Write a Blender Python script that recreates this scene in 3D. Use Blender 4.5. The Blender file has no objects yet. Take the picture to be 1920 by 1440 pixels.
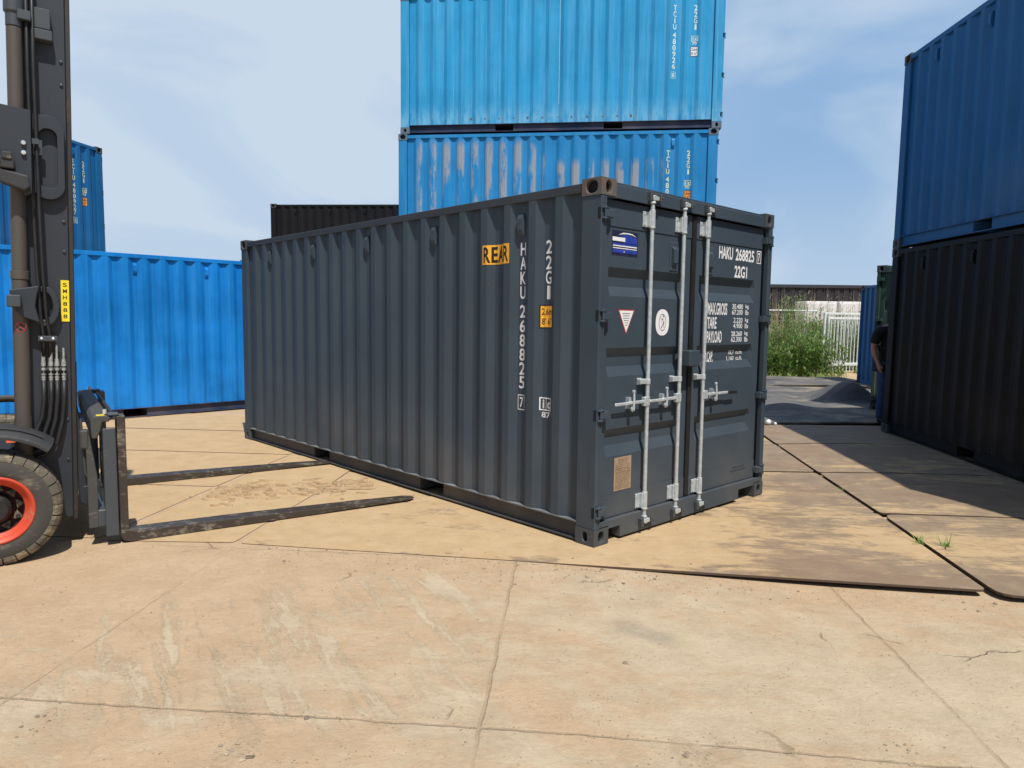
import bpy, bmesh, math, random
from math import sin, cos, pi, radians
from mathutils import Vector, Matrix
random.seed(7)
S = bpy.context.scene
COL = S.collection
# ---------------------------------------------------------------- camera
PITCH, ROLL, CAMH = 0.0896, 0.0118, 1.6094
cd = bpy.data.cameras.new('camera'); cam = bpy.data.objects.new('camera', cd); COL.objects.link(cam)
cd.sensor_width = 36.0; cd.lens = 36.0 * 1331.54 / 1920.0; cd.clip_start = 0.05; cd.clip_end = 4000
cam.matrix_world = Matrix.Translation((0, 0, CAMH)) @ Matrix.Rotation(pi / 2 - PITCH, 4, 'X') @ Matrix.Rotation(ROLL, 4, 'Z')
S.camera = cam
# ---------------------------------------------------------------- light
SUN = Vector((1.11, -2.72, 5.12)).normalized()
EL = math.asin(SUN.z)
S.view_settings.view_transform = 'Standard'; S.view_settings.look = 'None'
S.view_settings.gamma = 1.0; S.view_settings.exposure = 0.0; S.view_settings.use_curve_mapping = False
sl = bpy.data.lights.new('sun', 'SUN'); sl.energy = 4.5; sl.angle = radians(0.53); sl.color = (1.0, 0.955, 0.88)
so = bpy.data.objects.new('sun', sl); COL.objects.link(so)
so.rotation_euler = SUN.to_track_quat('Z', 'Y').to_euler(); so.location = (3, -6, 14)


class G:
    """tiny node helper"""
    def __init__(s, nt):
        s.nt = nt; s.n = nt.nodes; s.l = nt.links

    def __call__(s, typ, ins=None, **kw):
        n = s.n.new(typ)
        for k, v in kw.items():
            setattr(n, k, v)
        for k, v in (ins or {}).items():
            sock = n.inputs[k]
            if isinstance(v, bpy.types.NodeSocket):
                s.l.new(v, sock)
            else:
                sock.default_value = v
        return n

    def math(s, op, a, b=0.0, c=None):
        d = {0: a, 1: b}
        if c is not None:
            d[2] = c
        return s('ShaderNodeMath', d, operation=op).outputs[0]

    def ss(s, v, a, b, lo=0.0, hi=1.0):
        n = s('ShaderNodeMapRange', {'Value': v, 'From Min': a, 'From Max': b, 'To Min': lo, 'To Max': hi}, interpolation_type='SMOOTHSTEP')
        return n.outputs[0]

    def mix(s, f, a, b, mode='MIX'):
        n = s('ShaderNodeMix', data_type='RGBA', blend_type=mode)
        for i, v in ((0, f), (6, a), (7, b)):
            if isinstance(v, bpy.types.NodeSocket):
                s.l.new(v, n.inputs[i])
            elif i == 0:
                n.inputs[i].default_value = v
            else:
                n.inputs[i].default_value = (*v[:3], 1)
        return n.outputs[2]

    def noise(s, vec, scale, detail=4, rough=0.55, dist=0.0):
        return s('ShaderNodeTexNoise', {'Vector': vec, 'Scale': scale, 'Detail': detail, 'Roughness': rough, 'Distortion': dist}).outputs[0]

    def mapv(s, vec, scale=(1, 1, 1), rot=(0, 0, 0), loc=(0, 0, 0)):
        return s('ShaderNodeMapping', {'Vector': vec, 'Scale': scale, 'Rotation': rot, 'Location': loc}).outputs[0]


# world: tinted sky model plus thin procedural cloud, same for every ray
W = bpy.data.worlds.new('World'); S.world = W; W.use_nodes = True
g = G(W.node_tree)
bgn = next(n for n in g.n if n.type == 'BACKGROUND')
sky = g('ShaderNodeTexSky', sky_type='NISHITA', sun_disc=False, sun_elevation=EL, sun_rotation=math.atan2(SUN.x, SUN.y),
        altitude=5.0, air_density=1.0, dust_density=1.6, ozone_density=1.6)
tc = g('ShaderNodeTexCoord').outputs['Generated']
xyz = g('ShaderNodeSeparateXYZ', {0: tc})
cn = g.noise(g.mapv(tc, (1.3, 1.3, 3.0), loc=(3.1, 0.4, 0.0)), 1.7, 8, 0.52, 0.5)
low = g.math('MULTIPLY', g.ss(xyz.outputs[2], 0.85, 0.42), g.ss(xyz.outputs[1], -0.35, 0.25))  # sky kept dimmer behind the camera on purpose, to deepen the shade
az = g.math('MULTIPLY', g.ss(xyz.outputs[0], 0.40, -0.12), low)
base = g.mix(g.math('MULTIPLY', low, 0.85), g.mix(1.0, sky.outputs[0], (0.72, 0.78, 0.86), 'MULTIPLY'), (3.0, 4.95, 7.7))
cm = g.math('ADD', g.math('MULTIPLY', az, 0.74), g.math('MULTIPLY', g.math('MULTIPLY', g.ss(cn, 0.40, 0.64), 0.72), low))
cm = g.math('MULTIPLY', g.math('MINIMUM', cm, 1.0), 0.92)
hz = g.ss(xyz.outputs[2], 0.26, -0.02)
cm = g.math('MAXIMUM', cm, g.math('MULTIPLY', hz, 0.62))
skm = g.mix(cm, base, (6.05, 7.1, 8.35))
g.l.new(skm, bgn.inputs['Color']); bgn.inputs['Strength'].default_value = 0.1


# ---------------------------------------------------------------- materials
def newmat(name):
    m = bpy.data.materials.new(name); m.use_nodes = True
    g = G(m.node_tree); b = next(n for n in g.n if n.type == 'BSDF_PRINCIPLED')
    return m, g, b


def setc(g, b, col=None, rough=None, metal=None, bump=None, bstr=0.3, bdist=0.01):
    for k, v in (('Base Color', col), ('Roughness', rough), ('Metallic', metal)):
        if v is None: continue
        if isinstance(v, bpy.types.NodeSocket): g.l.new(v, b.inputs[k])
        else: b.inputs[k].default_value = (*v, 1) if k == 'Base Color' else v
    if bump is not None:
        bn = g('ShaderNodeBump', {'Height': bump, 'Strength': bstr, 'Distance': bdist})
        g.l.new(bn.outputs[0], b.inputs['Normal'])


def paint(name, col, rough=0.5, vary=0.12, dust=0.25, rust=0.0, streak=0.25, fade=None, wear=0, dcol=(0.33, 0.24, 0.15), pale=None):
    m, g, b = newmat(name)
    o = g('ShaderNodeTexCoord').outputs['Object']
    z = g('ShaderNodeSeparateXYZ', {0: o}).outputs[2]
    n1 = g.noise(o, 0.9, 5, 0.6)
    n2 = g.noise(g.mapv(o, (5, 5, 0.35)), 1.6, 5, 0.65)
    n3 = g.noise(o, 26, 6, 0.7)
    c = g.mix(g.ss(n1, 0.3, 0.7), tuple(x * (1 - vary) for x in col), tuple(min(1, x * (1 + vary)) for x in col))
    if fade:
        c = g.mix(g.math('MULTIPLY', g.ss(n2, 0.42, 0.68), 0.6), c, fade)
    c = g.mix(g.math('MULTIPLY', g.ss(n2, 0.52, 0.8), streak), c, tuple(x * 0.55 + 0.02 for x in col))
    if pale:
        pm = g.math('MULTIPLY', g.ss(z, 0.62, 0.18), g.ss(g.noise(g.mapv(o, (4, 4, 1.2)), 2.4, 6, 0.7), 0.35, 0.6))
        c = g.mix(g.math('MULTIPLY', pm, 0.7), c, pale)
        pl = g.ss(g.noise(g.mapv(o, (7, 7, 0.12)), 1.9, 4, 0.6), 0.58, 0.72)
        c = g.mix(g.math('MULTIPLY', pl, 0.45), c, pale)
    if wear:
        w1 = g.noise(g.mapv(o, (3.3, 3.3, 0.55), loc=(wear, 0, 2)), 1.3, 3, 0.5)
        w2 = g.noise(g.mapv(o, (9, 9, 2.2)), 2.0, 6, 0.75)
        xo = g('ShaderNodeSeparateXYZ', {0: o}).outputs[0]
        hi = g.ss(xo, 3.0, 3.6, 0.0, 0.38)
        zz = g.math('MULTIPLY', g.ss(g.math('SUBTRACT', z, hi), 2.12, 1.92), g.ss(z, 0.7, 1.25))
        wm = g.ss(g.math('ADD', g.math('MULTIPLY', w1, 0.85), g.math('MULTIPLY', w2, 0.35)), 0.53, 0.62)
        y = g('ShaderNodeSeparateXYZ', {0: o}).outputs[1]
        wm = g.math('MULTIPLY', g.math('MULTIPLY', wm, zz), g.math('MULTIPLY', g.ss(y, -0.03, -0.012), g.math('MULTIPLY', g.ss(xo, 0.9, 1.1), g.ss(xo, 5.75, 5.6))))
        c = g.mix(g.math('MULTIPLY', wm, 0.78), c, g.mix(w2, (0.30, 0.33, 0.36), (0.42, 0.38, 0.33)))
    dz = g.math('MULTIPLY', g.ss(z, 1.1, 0.05), g.ss(n1, 0.35, 0.75))
    c = g.mix(g.math('MULTIPLY', dz, dust), c, dcol)
    sp = g.ss(n3, 0.70, 0.76)
    c = g.mix(g.math('MULTIPLY', sp, 0.35 * dust + 0.04), c, (0.45, 0.42, 0.38))
    if rust:
        r1 = g.noise(o, 5.5, 8, 0.7)
        c = g.mix(g.ss(r1, 0.69 - 0.22 * rust, 0.77 - 0.2 * rust), c, (0.14, 0.065, 0.035))
    dent = g.noise(o, 2.2, 2, 0.5)
    h = g.math('ADD', g.math('MULTIPLY', dent, 1.0), g.math('MULTIPLY', n3, 0.03))
    setc(g, b, c, g.ss(n1, 0.2, 0.8, rough - 0.06, rough + 0.12), None, h, 0.35, 0.02)
    b.inputs['Specular IOR Level'].default_value = 0.24
    return m


def simple(name, col, rough=0.6, metal=0.0, vary=0.15, scale=12, bump=0.2, bd=0.004):
    m, g, b = newmat(name)
    o = g('ShaderNodeTexCoord').outputs['Object']
    n = g.noise(o, scale, 6, 0.62)
    c = g.mix(g.ss(n, 0.3, 0.72), tuple(x * (1 - vary) for x in col), tuple(min(1, x * (1 + vary)) for x in col))
    setc(g, b, c, g.ss(n, 0.3, 0.7, max(0.05, rough - 0.08), min(1, rough + 0.1)), metal, n, bump, bd)
    return m


def worn(name, col, under, amt=0.5, rough=0.6, scale=6, metal=0.0):
    m, g, b = newmat(name)
    o = g('ShaderNodeTexCoord').outputs['Object']
    n = g.noise(o, scale, 8, 0.68); n2 = g.noise(g.mapv(o, (1, 4, 4)), scale * 2, 5, 0.7)
    f = g.ss(g.math('ADD', g.math('MULTIPLY', n, 0.6), g.math('MULTIPLY', n2, 0.4)), 0.66 - 0.25 * amt, 0.80 - 0.25 * amt)
    setc(g, b, g.mix(f, col, under), rough, metal, n, 0.25, 0.006)
    return m


SANDC = (0.47, 0.325, 0.185)
M = {}
M['grey'] = paint('grey_paint', (0.051, 0.071, 0.092), 0.46, 0.08, 0.16, 0, 0.18)
M['grey_rail'] = paint('grey_rail_paint', (0.042, 0.050, 0.060), 0.5, 0.15, 0.30, 0.06, 0.2)
M['black'] = paint('black_paint', (0.0065, 0.007, 0.009), 0.55, 0.15, 0.12, 0, 0.2)
M['navy'] = paint('worn_blue_paint', (0.017, 0.115, 0.30), 0.5, 0.12, 0.15, 0.05, 0.25)
M['sky'] = paint('faded_light_blue_paint', (0.022, 0.305, 0.60), 0.55, 0.10, 0.06, 0.0, 0.15, fade=(0.085, 0.40, 0.70), pale=(0.20, 0.50, 0.72))
M['mid'] = paint('scuffed_blue_paint', (0.016, 0.225, 0.53), 0.52, 0.12, 0.10, 0.05, 0.2, fade=(0.05, 0.29, 0.56), wear=4.0)
M['bright'] = paint('bright_blue_paint', (0.006, 0.190, 0.58), 0.46, 0.24, 0.03, 0.0, 0.14, fade=(0.020, 0.26, 0.68))  # strong tone variation paints soft reflection patches into the blue
M['deep'] = paint('deep_blue_paint', (0.010, 0.13, 0.32), 0.48, 0.12, 0.1, 0.02, 0.2)
M['green'] = paint('faded_green_paint', (0.035, 0.075, 0.06), 0.6, 0.25, 0.3, 0.25, 0.35, fade=(0.09, 0.13, 0.11))
M['darkblue_rail'] = paint('dark_blue_rail_paint', (0.012, 0.035, 0.095), 0.55, 0.2, 0.3, 0.15, 0.2)
M['casting'] = worn('rusty_casting', (0.10, 0.095, 0.09), (0.16, 0.085, 0.045), 0.7, 0.75, 14)
M['casting_dark'] = worn('painted_casting', (0.06, 0.068, 0.075), (0.14, 0.085, 0.05), 0.08, 0.65, 14)
M['casting_blue'] = worn('blue_casting', (0.10, 0.16, 0.22), (0.20, 0.15, 0.11), 0.6, 0.75, 12)
M['shade_black'] = simple('recess_shade', (0.006, 0.006, 0.007), 0.9)  # near-black colour that stands for the shade inside openings
M['floor'] = simple('container_floor', (0.03, 0.026, 0.022), 0.85)
M['gasket'] = simple('rubber_gasket', (0.010, 0.010, 0.011), 0.65)
M['zinc'] = simple('galvanised_steel', (0.50, 0.54, 0.56), 0.42, 0.25, 0.12, 30, 0.25, 0.002)
M['coupling'] = simple('dull_plated_fitting', (0.40, 0.41, 0.38), 0.45, 0.3, 0.3, 60, 0.3, 0.002)
M['ledge'] = simple('dusty_rail_ledge', (0.17, 0.18, 0.185), 0.7, 0, 0.3, 5)
M['white'] = simple('white_lettering', (0.80, 0.81, 0.82), 0.55, 0, 0.06, 40, 0.05)
M['cream'] = simple('yellowed_lettering', (0.66, 0.70, 0.42), 0.6, 0, 0.2, 14, 0.05)
M['whiteblue'] = simple('pale_lettering', (0.62, 0.74, 0.70), 0.6, 0, 0.2, 14, 0.05)
M['seam'] = simple('pale_blue_seam', (0.25, 0.52, 0.70), 0.6)
M['yellow'] = simple('yellow_sign', (0.92, 0.46, 0.035), 0.45, 0, 0.05, 8, 0.05)
M['yellow2'] = simple('number_plate_yellow', (0.90, 0.72, 0.02), 0.4, 0, 0.05, 8, 0.05)
M['orange'] = simple('orange_sign', (0.80, 0.30, 0.04), 0.5, 0, 0.1, 10, 0.05)
M['ink'] = simple('black_ink', (0.012, 0.011, 0.010), 0.6, 0, 0.1, 20, 0.0)
M['stnavy'] = simple('sticker_navy', (0.020, 0.022, 0.06), 0.4, 0, 0.1, 10, 0)
M['stblue'] = simple('sticker_blue', (0.03, 0.06, 0.36), 0.4, 0, 0.15, 10, 0)
M['red'] = simple('sticker_red', (0.45, 0.05, 0.05), 0.5, 0, 0.1, 10, 0)
M['tan'] = simple('tan_data_plate', (0.40, 0.29, 0.20), 0.45, 0.1, 0.12, 20, 0)
M['plateink'] = simple('plate_print', (0.20, 0.135, 0.09), 0.5, 0.1, 0.12, 20, 0)
M['mast'] = worn('mast_paint', (0.028, 0.034, 0.044), (0.060, 0.060, 0.062), 0.22, 0.5, 3)
M['mastedge'] = worn('rusty_mast_edge', (0.030, 0.026, 0.025), (0.09, 0.05, 0.035), 0.5, 0.6, 9)
M['cyl'] = worn('rusty_cylinder', (0.085, 0.072, 0.062), (0.14, 0.075, 0.045), 0.35, 0.5, 5)
M['dusty'] = worn('dusty_black_plastic', (0.035, 0.036, 0.038), (0.20, 0.16, 0.11), 0.4, 0.65, 5)
M['hose'] = simple('rubber_hose', (0.016, 0.016, 0.017), 0.55)
M['carr'] = worn('carriage_paint', (0.055, 0.066, 0.076), (0.12, 0.11, 0.09), 0.3, 0.5, 5)
M['carrdust'] = worn('dusty_carriage', (0.060, 0.060, 0.056), (0.20, 0.17, 0.12), 0.4, 0.7, 7)
M['fork'] = worn('worn_fork_steel', (0.050, 0.040, 0.033), (0.26, 0.225, 0.18), 0.62, 0.5, 9, 0.1)
M['tyre'] = worn('dusty_tyre', (0.060, 0.056, 0.050), (0.21, 0.18, 0.135), 0.62, 0.9, 5)
M['tread'] = worn('sandy_tread', (0.12, 0.105, 0.08), (0.36, 0.30, 0.20), 0.66, 0.92, 9)
M['rim'] = worn('orange_rim', (0.58, 0.065, 0.028), (0.42, 0.24, 0.15), 0.50, 0.5, 8)
M['rimdark'] = worn('dark_red_dish', (0.06, 0.012, 0.012), (0.05, 0.035, 0.03), 0.5, 0.7, 8)
M['rimdust'] = worn('dusty_brackets', (0.15, 0.13, 0.08), (0.05, 0.04, 0.03), 0.3, 0.8, 8)
M['truckred'] = simple('truck_body_red', (0.35, 0.03, 0.02), 0.4, 0, 0.08, 2, 0.05)
M['amber'] = simple('red_marker_lamp', (0.75, 0.14, 0.07), 0.3)
M['glow'] = simple('chrome_bolt', (0.85, 0.86, 0.88), 0.25, 0.6)
M['skin'] = simple('skin', (0.42, 0.22, 0.15), 0.55, 0, 0.06, 8, 0.05)
M['shirt'] = simple('black_cotton', (0.012, 0.012, 0.015), 0.9, 0, 0.2, 6, 0.4, 0.01)
M['jeans'] = simple('blue_denim', (0.035, 0.07, 0.16), 0.9, 0, 0.3, 9, 0.4, 0.01)
M['shoe'] = simple('dark_leather', (0.012, 0.011, 0.011), 0.6)
M['hair'] = simple('brown_hair', (0.05, 0.03, 0.02), 0.8, 0, 0.3, 60, 0.6, 0.004)
M['galv'] = simple('white_galvanised', (0.74, 0.78, 0.77), 0.5, 0.1, 0.15, 9, 0.1)
M['cladding'] = paint('dark_cladding', (0.028, 0.028, 0.036), 0.7, 0.1, 0.05)
M['trailer'] = simple('white_trailer', (0.78, 0.78, 0.77), 0.5, 0, 0.05, 1, 0.05)
M['plastic'] = simple('white_plastic', (0.75, 0.75, 0.76), 0.4)
M['pebble'] = simple('pebble_stone', (0.36, 0.29, 0.21), 0.9, 0, 0.45, 3, 0.3)
M['mud'] = simple('dried_mud', (0.44, 0.31, 0.18), 0.95, 0, 0.15, 9, 0.4)


def leafmat(name, a, b_, trans=0.3):
    m, g, b = newmat(name)
    gi = g('ShaderNodeNewGeometry'); r = gi.outputs['Random Per Island']
    setc(g, b, g.mix(r, a, b_), 0.6)
    tr = g('ShaderNodeBsdfTranslucent', {'Color': (*[min(1, x * 1.4) for x in b_], 1)})
    mx = g('ShaderNodeMixShader', {0: trans, 1: b.outputs[0], 2: tr.outputs[0]})
    out = next(n for n in g.n if n.type == 'OUTPUT_MATERIAL'); g.l.new(mx.outputs[0], out.inputs[0])
    return m


M['leaf'] = leafmat('green_leaves', (0.050, 0.13, 0.022), (0.18, 0.30, 0.065))
M['leaflight'] = leafmat('light_leaves', (0.16, 0.28, 0.06), (0.34, 0.42, 0.16))
M['straw'] = leafmat('straw_stalks', (0.26, 0.20, 0.11), (0.50, 0.42, 0.27), 0.2)
M['grass'] = leafmat('grass_blades', (0.10, 0.22, 0.03), (0.25, 0.38, 0.10))

# joints / scrape marks measured in the yard (metres)
TRACKS = [[(-1.94, 4.49), (-1.6, 3.74), (-1.15, 2.92)], [(-1.79, 4.6), (-1.28, 3.55), (-0.83, 2.8)], [(-1.4, 4.36), (-1.01, 3.55), (-0.72, 3.11)]]


def seg_dist(g, X, Y, a, b):
    ax, ay = a; bx, by = b; dx, dy = bx - ax, by - ay; L2 = dx * dx + dy * dy
    px = g.math('SUBTRACT', X, ax); py = g.math('SUBTRACT', Y, ay)
    t = g.math('DIVIDE', g.math('ADD', g.math('MULTIPLY', px, dx), g.math('MULTIPLY', py, dy)), L2)
    t = g.math('MINIMUM', g.math('MAXIMUM', t, 0.0), 1.0)
    ex = g.math('SUBTRACT', px, g.math('MULTIPLY', t, dx)); ey = g.math('SUBTRACT', py, g.math('MULTIPLY', t, dy))
    return g.math('SQRT', g.math('ADD', g.math('MULTIPLY', ex, ex), g.math('MULTIPLY', ey, ey)))


def ground_mat():
    m, g, b = newmat('sandy_concrete')
    p = g('ShaderNodeNewGeometry').outputs['Position']
    s = g('ShaderNodeSeparateXYZ', {0: p}); X, Y = s.outputs[0], s.outputs[1]
    wob = g.math('MULTIPLY', g.math('SUBTRACT', g.noise(p, 6, 4, 0.6), 0.5), 0.035)
    X2 = g.math('ADD', X, wob); Y2 = g.math('ADD', Y, wob)
    e1 = g.math('SUBTRACT', g.math('MULTIPLY', X2, 0.997), g.math('MULTIPLY', Y2, 0.077))
    e2 = g.math('ADD', g.math('MULTIPLY', X2, 0.088), g.math('MULTIPLY', Y2, 0.996))
    def joint(e, off):
        f = g.math('PINGPONG', g.math('SUBTRACT', e, off), 1.0)
        return f                                    # distance to the nearest joint (period 2)
    d1 = joint(e1, -0.32); d2 = joint(e2, 2.67 - 4)
    front = g.ss(Y, 5.2, 4.6)
    # swirled sand over pale concrete
    q = g.mapv(p, (1, 1, 1), rot=(0, 0, 0.35))
    swv = g('ShaderNodeTexNoise', {'Vector': p, 'Scale': 0.8, 'Detail': 3}).outputs[1]
    vec = g('ShaderNodeVectorMath', {0: q, 1: swv}, operation='ADD').outputs[0]
    st = g.noise(g.mapv(vec, (1.0, 2.1, 1)), 1.5, 12, 0.72, 0.5)
    st2 = g.noise(g.mapv(p, (1.6, 3.8, 1), rot=(0, 0, 0.55)), 3.2, 10, 0.75, 0.6)
    big = g.noise(p, 0.55, 3, 0.5)
    left = g.ss(X, 0.4, -1.6)
    cover = g.math('ADD', g.math('MULTIPLY', left, 0.17), g.math('MULTIPLY', g.ss(Y, 3.0, 5.0), 0.13))
    cover = g.math('ADD', cover, g.math('ADD', g.math('MULTIPLY', st, 0.72), g.math('MULTIPLY', st2, 0.28)))
    cover = g.math('ADD', cover, g.math('MULTIPLY', g.math('SUBTRACT', big, 0.5), 0.5))
    jag = g.math('MULTIPLY', g.math('SUBTRACT', g.noise(g.mapv(p, (1, 1, 1)), 9, 9, 0.85), 0.5), 0.17)
    def arcs(cx, cy, k1, k2, seed):
        dx = g.math('SUBTRACT', X, cx); dy = g.math('SUBTRACT', Y, cy)
        r = g.math('SQRT', g.math('ADD', g.math('MULTIPLY', dx, dx), g.math('MULTIPLY', dy, dy)))
        r = g.math('ADD', r, g.math('MULTIPLY', jag, 0.45))
        th = g.math('ARCTAN2', dy, dx)
        v = g('ShaderNodeCombineXYZ', {0: g.math('MULTIPLY', r, k1), 1: g.math('MULTIPLY', th, k2), 2: seed}).outputs[0]
        return g.noise(v, 1.0, 9, 0.72, 0.6)
    a1 = arcs(8.4, 8.7, 8.0, 9.0, 3.0)
    reg1 = g.math('MULTIPLY', g.math('MULTIPLY', g.ss(X, -2.6, -1.9), g.ss(X, 0.2, -0.5)), g.math('MULTIPLY', g.ss(Y, 2.45, 2.9), g.ss(Y, 4.75, 4.2)))
    a2 = arcs(-7.5, -6.0, 6.5, 9.0, 5.0)
    reg2 = g.math('MULTIPLY', g.math('MULTIPLY', g.ss(X, -4.2, -3.2), g.ss(X, -1.2, -2.0)), g.ss(Y, 4.7, 4.2))
    a3 = arcs(3.5, -9.0, 3.2, 9.0, 9.0)
    reg3 = g.math('MULTIPLY', g.ss(X, -0.2, 0.6), 0.6)
    tm = g.math('MULTIPLY', g.ss(a1, 0.48, 0.63), reg1)
    tm = g.math('MAXIMUM', tm, g.math('MULTIPLY', g.ss(a2, 0.49, 0.64), g.math('MULTIPLY', reg2, 0.5)))
    tm3 = g.math('MULTIPLY', g.ss(a3, 0.52, 0.66), reg3)
    cover = g.math('SUBTRACT', g.math('ADD', cover, g.math('MULTIPLY', tm3, 0.10)), g.math('MULTIPLY', tm, 0.225))
    sandm = g.ss(cover, 0.45, 0.66)
    sandm = g.math('MAXIMUM', sandm, g.ss(Y, 5.0, 7.0))
    fine = g.noise(p, 55, 6, 0.7); mid = g.noise(p, 3.2, 5, 0.6)
    conc = g.mix(g.ss(mid, 0.3, 0.7), (0.480, 0.385, 0.262), (0.562, 0.458, 0.318))
    stain = g.ss(g.noise(g.mapv(p, (1, 2.2, 1), loc=(3, 1, 0)), 1.3, 6, 0.6), 0.57, 0.74)
    conc = g.mix(g.math('MULTIPLY', stain, 0.36), conc, (0.335, 0.295, 0.225))
    sd = g.math('MINIMUM', g.math('ADD', seg_dist(g, X, Y, (0.62, 3.66), (0.78, 3.54)), g.math('MULTIPLY', jag, 0.5)), 1.0)
    conc = g.mix(g.math('MULTIPLY', g.ss(sd, 0.13, 0.02), 0.4), conc, (0.20, 0.19, 0.165))
    sand = g.mix(g.ss(mid, 0.3, 0.7), (0.480, 0.343, 0.212), (0.548, 0.402, 0.258))
    sand = g.mix(g.math('MULTIPLY', g.ss(st2, 0.35, 0.7), 0.25), sand, (0.44, 0.31, 0.195))
    c = g.mix(sandm, conc, sand)
    # joints filled with darker sand
    jw = g.math('MINIMUM', d1, d2)
    jn = g.noise(p, 14, 3, 0.6)
    jm = g.math('MULTIPLY', g.ss(jw, g.math('ADD', 0.005, g.math('MULTIPLY', jn, 0.017)), 0.003), front)
    vis = g.ss(g.noise(p, 2.3, 2, 0.5), 0.3, 0.55, 0.35, 1.0)
    jm = g.math('MULTIPLY', jm, vis)
    c = g.mix(g.math('MULTIPLY', jm, g.math('SUBTRACT', 0.52, g.math('MULTIPLY', g.math('MULTIPLY', left, g.ss(d2, 0.02, 0.05)), 0.42))), c, (0.33, 0.235, 0.15))
    # cracked and rubbly places
    ck = None
    for a_, b_ in (((-1.13, 2.80), (-0.98, 2.62)), ((-0.98, 2.62), (-1.08, 2.30)), ((0.67, 2.62), (0.70, 2.30)), ((0.86, 2.60), (0.74, 2.50))):
        d = seg_dist(g, X, Y, a_, b_); ck = d if ck is None else g.math('MINIMUM', ck, d)
    ckm = g.math('MULTIPLY', g.ss(g.math('ADD', ck, g.math('MULTIPLY', jag, 1.1)), 0.055, 0.012), 0.8)
    c = g.mix(g.math('MULTIPLY', ckm, 0.5), c, g.mix(g.ss(g.noise(p, 38, 4, 0.7), 0.42, 0.6), (0.36, 0.25, 0.15), (0.50, 0.38, 0.25)))
    pit = g('ShaderNodeTexVoronoi', {'Vector': p, 'Scale': 42.0}).outputs[0]
    pm = g.math('MULTIPLY', g.ss(pit, 0.16, 0.08), g.ss(g.noise(p, 7, 3, 0.6), 0.50, 0.62))
    c = g.mix(g.math('MULTIPLY', pm, 0.5), c, (0.20, 0.15, 0.10))
    wv = g('ShaderNodeVectorMath', {0: p, 1: g('ShaderNodeVectorMath', {0: g('ShaderNodeTexNoise', {'Vector': p, 'Scale': 5.0, 'Detail': 4}).outputs[1], 1: (0.22, 0.22, 0.0)}, operation='MULTIPLY').outputs[0]}, operation='ADD').outputs[0]
    ve = g('ShaderNodeTexVoronoi', {'Vector': wv, 'Scale': 1.15}, feature='DISTANCE_TO_EDGE').outputs[0]
    hair = g.math('MULTIPLY', g.ss(ve, 0.010, 0.002), g.ss(g.noise(p, 1.3, 3, 0.6), 0.56, 0.64))
    c = g.mix(g.math('MULTIPLY', hair, 0.55), c, (0.22, 0.16, 0.11))
    gr = g.noise(p, 19, 7, 0.75)
    c = g.mix(g.math('MULTIPLY', g.ss(gr, 0.5, 0.66), 0.26), c, (0.37, 0.285, 0.19))
    c = g.mix(g.math('MULTIPLY', g.ss(gr, 0.48, 0.34), 0.34), c, (0.60, 0.48, 0.33))
    c = g.mix(g.math('MULTIPLY', g.ss(fine, 0.5, 0.78), 0.28), c, (0.27, 0.20, 0.13))
    c = g.mix(g.math('MULTIPLY', g.ss(g.noise(p, 130, 2, 0.5), 0.70, 0.76), 0.5), c, (0.60, 0.52, 0.40))
    h = g.math('ADD', g.math('MULTIPLY', sandm, 0.10), g.math('MULTIPLY', fine, 0.30))
    h = g.math('ADD', h, g.math('MULTIPLY', st2, 0.28))
    h = g.math('SUBTRACT', h, g.math('MULTIPLY', jm, 0.45))
    h = g.math('ADD', h, g.math('MULTIPLY', gr, 0.5))
    h = g.math('SUBTRACT', h, g.math('MULTIPLY', g.math('ADD', pm, hair), 0.5))
    h = g.math('ADD', h, g.math('MULTIPLY', g.math('MULTIPLY', ckm, g.noise(p, 30, 4, 0.8)), 0.25))
    setc(g, b, c, 0.92, None, h, 0.9, 0.017)
    b.inputs['Specular IOR Level'].default_value = 0.2
    return m


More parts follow.
